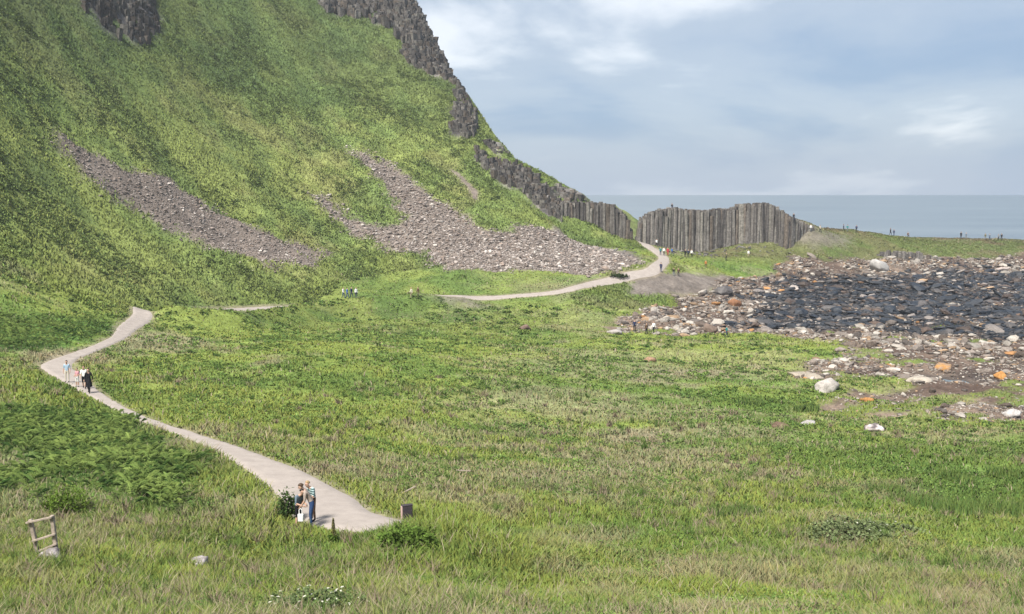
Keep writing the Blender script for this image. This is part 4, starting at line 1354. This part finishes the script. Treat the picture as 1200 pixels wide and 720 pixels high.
def ball(name, parent, loc, r, mat, rot=None, seg=10):
    bm = bmesh.new(); bmesh.ops.create_uvsphere(bm, u_segments=seg, v_segments=max(6, seg - 3), radius=1)
    for v in bm.verts: v.co = Vector((v.co.x * r[0], v.co.y * r[1], v.co.z * r[2]))
    me = bpy.data.meshes.new(name); bm.to_mesh(me); bm.free()
    for p in me.polygons: p.use_smooth = True
    me.materials.append(mat)
    o = bpy.data.objects.new(name, me); COL.objects.link(o); o.parent = parent; o.location = loc
    if rot: o.rotation_euler = rot
    return o


HAIRM = {}


def hair_mesh(long):
    if long in HAIRM: return HAIRM[long]
    bm = bmesh.new(); bmesh.ops.create_uvsphere(bm, u_segments=12, v_segments=10, radius=1)
    for v in list(bm.verts):
        if v.co.y < -.35 and v.co.z < .42 or (v.co.z < -.25 and not long) : v.co *= .55
        elif long and v.co.z < 0: v.co.z *= 2.3; v.co.y = max(v.co.y, .25)
    for v in bm.verts: v.co = Vector((v.co.x * .092, v.co.y * .112, v.co.z * .118))
    me = bpy.data.meshes.new('hair'); bm.to_mesh(me); bm.free()
    for p in me.polygons: p.use_smooth = True
    me.materials.append(M_HAIR['dark'])
    HAIRM[long] = me
    return me


NOSE = None


def person(pos, label, top, bottom, hair='dark', pose='stand', facing=0.0, height=1.72, group=None, near=False, sh=False, sl=False, shoe='black', long=False, hat=None, skirt=None, pack=None, stripes=False):
    """facing: degrees; 0 looks towards the camera (-Y), counter-clockwise"""
    ev, j, mz = body_mesh(pose, near, sh, sl)
    o = bpy.data.objects.new('person', ev); COL.objects.link(o)
    k = height / 1.75
    o.scale = (k, k, k); o.rotation_euler = (0, 0, R(facing))
    o.location = (float(pos[0]), float(pos[1]), float(pos[2]) - mz * k)
    for i, m in enumerate((M_SKIN, CL[top], CL[bottom], CL[shoe])):
        o.material_slots[i].link = 'OBJECT'; o.material_slots[i].material = m
    if stripes:
        o.material_slots[1].material = M_STRIPE
    tag(o, label, 'person', group)
    hd = Vector(j['head']); up = (Vector(j['crown']) - hd).normalized()
    tilt = math.atan2(-(up.y), up.z)
    h = bpy.data.objects.new('hair', hair_mesh(long)); COL.objects.link(h); h.parent = o
    h.location = hd + up * .018 + Vector((0, .018, 0)); h.rotation_euler = (tilt, 0, 0)
    h.material_slots[0].link = 'OBJECT'; h.material_slots[0].material = M_HAIR[hair]
    if near:
        fr = Vector((0, -math.cos(tilt), -math.sin(tilt)))
        ball('nose', o, hd + fr * .098 + up * -.02, (.013, .018, .02), M_SKIN, (tilt, 0, 0))
        for s in (-1, 1):
            ball('eye', o, hd + fr * .085 + up * .008 + Vector((s * .03, 0, 0)), (.011, .008, .008), CL['black'], (tilt, 0, 0))
            ball('ear', o, hd + Vector((s * .082, .005, 0)) + up * -.005, (.012, .022, .03), M_SKIN, (tilt, 0, 0))
        ball('mouth', o, hd + fr * .088 + up * -.055, (.022, .008, .006), CL['pink'], (tilt, 0, 0))
    if hat:
        ball('hat', o, hd + up * .06 + Vector((0, .005, 0)), (.105, .125, .06), CL[hat], (tilt, 0, 0))
    if skirt:
        bm = bmesh.new()
        bmesh.ops.create_cone(bm, cap_ends=False, segments=14, radius1=.24, radius2=.15, depth=.60)
        bmesh.ops.translate(bm, vec=(0, 0, .75), verts=bm.verts)
        me = bpy.data.meshes.new('skirt'); bm.to_mesh(me); bm.free(); me.materials.append(CL[skirt])
        sk = bpy.data.objects.new('skirt', me); COL.objects.link(sk); sk.parent = o
    if pack:
        ball('rucksack', o, (0, .20, 1.24 if pose != 'sit' else .81), (.15, .10, .22), CL[pack])
    return o


def stripe_mat():
    m, n, l = mat_new('cloth_striped')
    out = N(n, 'ShaderNodeOutputMaterial'); bs = N(n, 'ShaderNodeBsdfPrincipled', i_Roughness=.9)
    tc = N(n, 'ShaderNodeTexCoord'); w = N(n, 'ShaderNodeTexWave', i_Scale=3.2, bands_direction='Z')
    r = N(n, 'ShaderNodeValToRGB'); r.color_ramp.interpolation = 'CONSTANT'
    r.color_ramp.elements[0].color = (.03, .08, .085, 1); r.color_ramp.elements[1].color = (.38, .50, .50, 1); r.color_ramp.elements[1].position = .5
    l.new(tc.outputs['Object'], w.inputs['Vector']); l.new(w.outputs['Fac'], r.inputs[0]); l.new(r.outputs[0], bs.inputs['Base Color']); l.new(bs.outputs[0], out.inputs[0])
    return m


M_STRIPE = stripe_mat()


def P(u, v):
    p = hit(u, v, ZG0)
    if grid_at(PATHD, p[0], p[1]) < 0: p[2] += .035
    return p


# the group bending at the near end of the path
person(P(364.5, 619), 'person in tan shirt and blue jeans bending forward beside the path edge', 'tan', 'jeans', 'brown', 'bend', -78, 1.78, near=True, sh=True, shoe='brown')
person(P(350, 619), 'person with dark hair in grey top and dark shorts at the grassy path edge', 'greyblue', 'black', 'dark', 'stoop', 62, 1.52, near=True, sh=True, sl=True)
person(P(367, 612), 'person in striped top and brown trousers standing behind the bending pair', 'teal', 'brown', 'fair', 'stoop', -50, 1.60, near=True, sh=True, stripes=True)


def paper_bag():
    p = P(354.5, 622)
    bm = bmesh.new(); bmesh.ops.create_cube(bm, size=1)
    for v in bm.verts: v.co = Vector((v.co.x * (.20 if v.co.z > 0 else .18), v.co.y * .10, v.co.z * .26 + .13))
    bmesh.ops.bevel(bm, geom=list(bm.edges), offset=.012, segments=1, affect='EDGES')
    me = bpy.data.meshes.new('shopping_bag'); bm.to_mesh(me); bm.free(); me.materials.append(CL['white'])
    root = bpy.data.objects.new('carrier_bag', me); COL.objects.link(root)
    root.location = (float(p[0]), float(p[1]) - .25, float(p[2]) + .40)
    tag(root, 'white bag held low in front of the person in dark shorts', 'bag')
    for s in (-1, 1):
        bm = bmesh.new()
        pts = [Vector((-.05, s * .045, .25)), Vector((-.05, s * .03, .42)), Vector((.0, s * .01, .47)), Vector((.05, s * .03, .42)), Vector((.05, s * .045, .25))]
        for a, b in zip(pts[:-1], pts[1:]):
            r = bmesh.ops.create_cone(bm, cap_ends=True, segments=6, radius1=.008, radius2=.008, depth=(b - a).length)
            bmesh.ops.transform(bm, matrix=Matrix.Translation((a + b) / 2) @ (b - a).to_track_quat('Z', 'Y').to_matrix().to_4x4(), verts=r['verts'])
        me = bpy.data.meshes.new('handle'); bm.to_mesh(me); bm.free(); me.materials.append(CL['white'])
        h = bpy.data.objects.new('handle', me); COL.objects.link(h); h.parent = root


paper_bag()
# the family on the left path
person(P(79, 449), 'person in pale blue top and light trousers, leftmost of the family on the left path', 'paleblue', 'cream', 'dark', 'stand', 10, 1.60, near=True, sh=True)
person(P(91, 454), 'small person in pink top and white shorts carrying dark things on the left path', 'pink', 'white', 'dark', 'hold', -20, 1.35, near=True, sh=True, sl=True, pack='navy')
person(P(99, 456), 'person in white top and dark skirt walking on the left path', 'white', 'black', 'brown', 'walk', 15, 1.62, near=True, sh=True, sl=True)
person(P(104.5, 461), 'person in long black clothes, frontmost of the family on the left path', 'black', 'black', 'dark', 'walk', 5, 1.72, near=True, skirt='black', long=True)
# walkers half hidden by the grass in the middle distance
for (u, v, lab, t, b, hr, ps, fc, ht) in [
    (402.5, 350, 'person in white shirt and jeans, leftmost of the blue group below the hill', 'white', 'jeans', 'brown', 'walk', 60, 1.75),
    (407, 350, 'person in blue coat and jeans, second from left in the blue group below the hill', 'blue', 'jeans', 'dark', 'walk', 70, 1.7),
    (412, 350, 'person in navy jacket, third from the left in the blue group below the hill', 'navy', 'navy', 'dark', 'walk', 60, 1.78),
    (417.5, 350, 'person in white top and navy trousers, right end of the blue group below the hill', 'white', 'navy', 'brown', 'stand', 40, 1.7),
    (482, 350, 'person in cream coat in the pair walking below the scree fan', 'cream', 'khaki', 'fair', 'walk', -60, 1.7),
    (490, 350, 'person in brown jacket in the pair walking below the scree fan', 'brown', 'olive', 'dark', 'walk', -60, 1.75),
    (774.5, 319.5, 'person in navy clothes walking alone on the far bend of the path', 'navy', 'navy', 'dark', 'walk', 0, 1.78),
    (774, 299.5, 'person in teal top at the left of the cluster on the path by the gap', 'teal', 'navy', 'dark', 'stand', 20, 1.65),
    (778, 300, 'person in white top in the cluster on the path by the gap', 'white', 'black', 'brown', 'stand', 0, 1.7),
    (782.5, 300, 'person in red jacket in the cluster on the path by the gap', 'red', 'red', 'dark', 'stand', 0, 1.75),
    (787.5, 300, 'person in blue coat at the right of the cluster on the path by the gap', 'blue', 'navy', 'dark', 'walk', 30, 1.7),
    (803, 302, 'person in black jacket, left of the three before the column wall', 'black', 'black', 'dark', 'stand', 0, 1.78),
    (806.5, 302, 'person in navy clothes, middle of the three on the grass before the column wall', 'navy', 'black', 'dark', 'stand', 0, 1.7),
    (810.5, 302, 'person in white top and black trousers, right of the three before the column wall', 'white', 'black', 'fair', 'stand', 0, 1.7),
    (851, 306, 'person in dark olive clothes alone on the grass below the middle of the column wall', 'olive', 'black', 'dark', 'stand', 0, 1.75),
    (877, 302, 'person in white top alone on the grass below the right end of the column wall', 'white', 'khaki', 'fair', 'stand', 0, 1.65),
    (827, 314, 'person in orange coat on the grass edge above the brown gravel', 'orange', 'brown', 'brown', 'stand', 0, 1.5),
    (789.5, 324, 'person in dark jacket, left of the pair at the gravel edge', 'black', 'grey', 'dark', 'stand', 0, 1.55),
    (795, 324, 'person in brown jacket, right of the pair at the gravel edge', 'brown', 'black', 'dark', 'stand', 0, 1.55),
    (769.5, 289.5, 'person in white top and black trousers in the gap by the column wall', 'white', 'black', 'dark', 'walk', 20, 1.7),
    (743.5, 389, 'person in navy clothes standing before the left shore boulders', 'navy', 'black', 'dark', 'stand', 0, 1.75),
    (757.5, 392.5, 'person in brown top and black trousers at the meadow edge by the shore', 'brown', 'black', 'dark', 'stand', 30, 1.65),
    (766, 391, 'person in white shirt and black trousers at the meadow edge by the shore', 'white', 'black', 'dark', 'walk', -40, 1.75),
    (851.5, 396, 'person in teal jacket walking along the top edge of the meadow by the shore', 'teal', 'navy', 'brown', 'walk', 90, 1.7),
    (988.5, 271.5, 'person in navy, leftmost on the seaward skyline strip', 'navy', 'black', 'dark', 'walk', 70, 1.75),
    (993, 272, 'person in teal beside the leftmost walker on the seaward strip', 'teal', 'grey', 'dark', 'stand', 0, 1.7),
    (1003.5, 272.5, 'person in dark clothes alone, third from the left on the seaward strip', 'navy', 'black', 'dark', 'stand', 0, 1.75),
    (950, 272, 'person in white top on the slope just right of the column wall', 'white', 'grey', 'dark', 'stand', 0, 1.65),
    (961, 273, 'person in cream top and dark trousers on the slope right of the column wall', 'cream', 'black', 'brown', 'walk', 30, 1.7),
    (1043.5, 275, 'person in black, taller of the pair in the middle of the seaward strip', 'black', 'black', 'dark', 'walk', 40, 1.85),
    (1047.5, 275.5, 'person in navy, shorter of the pair in the middle of the seaward strip', 'navy', 'navy', 'dark', 'stand', 0, 1.6),
    (1064, 277, 'person in brown sitting low on the edge of the seaward strip', 'brown', 'black', 'brown', 'sit', 0, 1.7),
    (1126, 280, 'person in black left of the pale walker on the right seaward strip', 'black', 'black', 'dark', 'stand', 0, 1.8),
    (1132, 280.5, 'person in pale grey right of the black walker on the seaward strip', 'greyblue', 'grey', 'fair', 'stand', 0, 1.65),
    (1154.5, 281.5, 'person in olive, left of the small pair on the right seaward strip', 'olive', 'grey', 'dark', 'stand', 0, 1.7),
    (1159.5, 281.5, 'person in grey blue, right of the small pair on the right seaward strip', 'greyblue', 'navy', 'dark', 'stand', 0, 1.6),
    (1170, 282, 'person in grey, left of the last pair on the seaward strip', 'grey', 'black', 'dark', 'stand', 0, 1.6),
    (1173.5, 282, 'person in black, right of the last pair on the seaward strip', 'black', 'black', 'dark', 'stand', 0, 1.8)]:
    person(P(u, v), lab, t, b, hr, ps, fc, ht)
for u, v, Y, lab in [(787.5, 245, 219.5, 'person in black on the top of the column wall near its left end'), (930, 259, 216, 'person in dark clothes on the sloping right shoulder of the column wall')]:
    q = at(u, v, Y)
    person(q, lab, 'black', 'navy', 'dark', 'sit' if v < 250 else 'stand', 0, 1.7)

# ------------------------------------------------------------------ sea air
def haze():
    m, n, l = mat_new('haze_air')
    out = N(n, 'ShaderNodeOutputMaterial')
    v = N(n, 'ShaderNodeVolumePrincipled')
    v.inputs['Color'].default_value = (.86, .92, 1, 1)
    v.inputs['Density'].default_value = .00028
    v.inputs['Anisotropy'].default_value = .2
    l.new(v.outputs[0], out.inputs['Volume'])
    a, b, c, d, e, f = -250, 420, -60, 460, -9, 165
    V = [(a, c, e), (b, c, e), (b, d, e), (a, d, e), (a, c, f), (b, c, f), (b, d, f), (a, d, f)]
    o = obj_from('haze', V, [(0, 3, 2, 1), (4, 5, 6, 7), (0, 1, 5, 4), (1, 2, 6, 5), (2, 3, 7, 6), (3, 0, 4, 7)], m)
    tag(o, 'thin pale sea haze in the air', 'haze', kind='stuff')


haze()
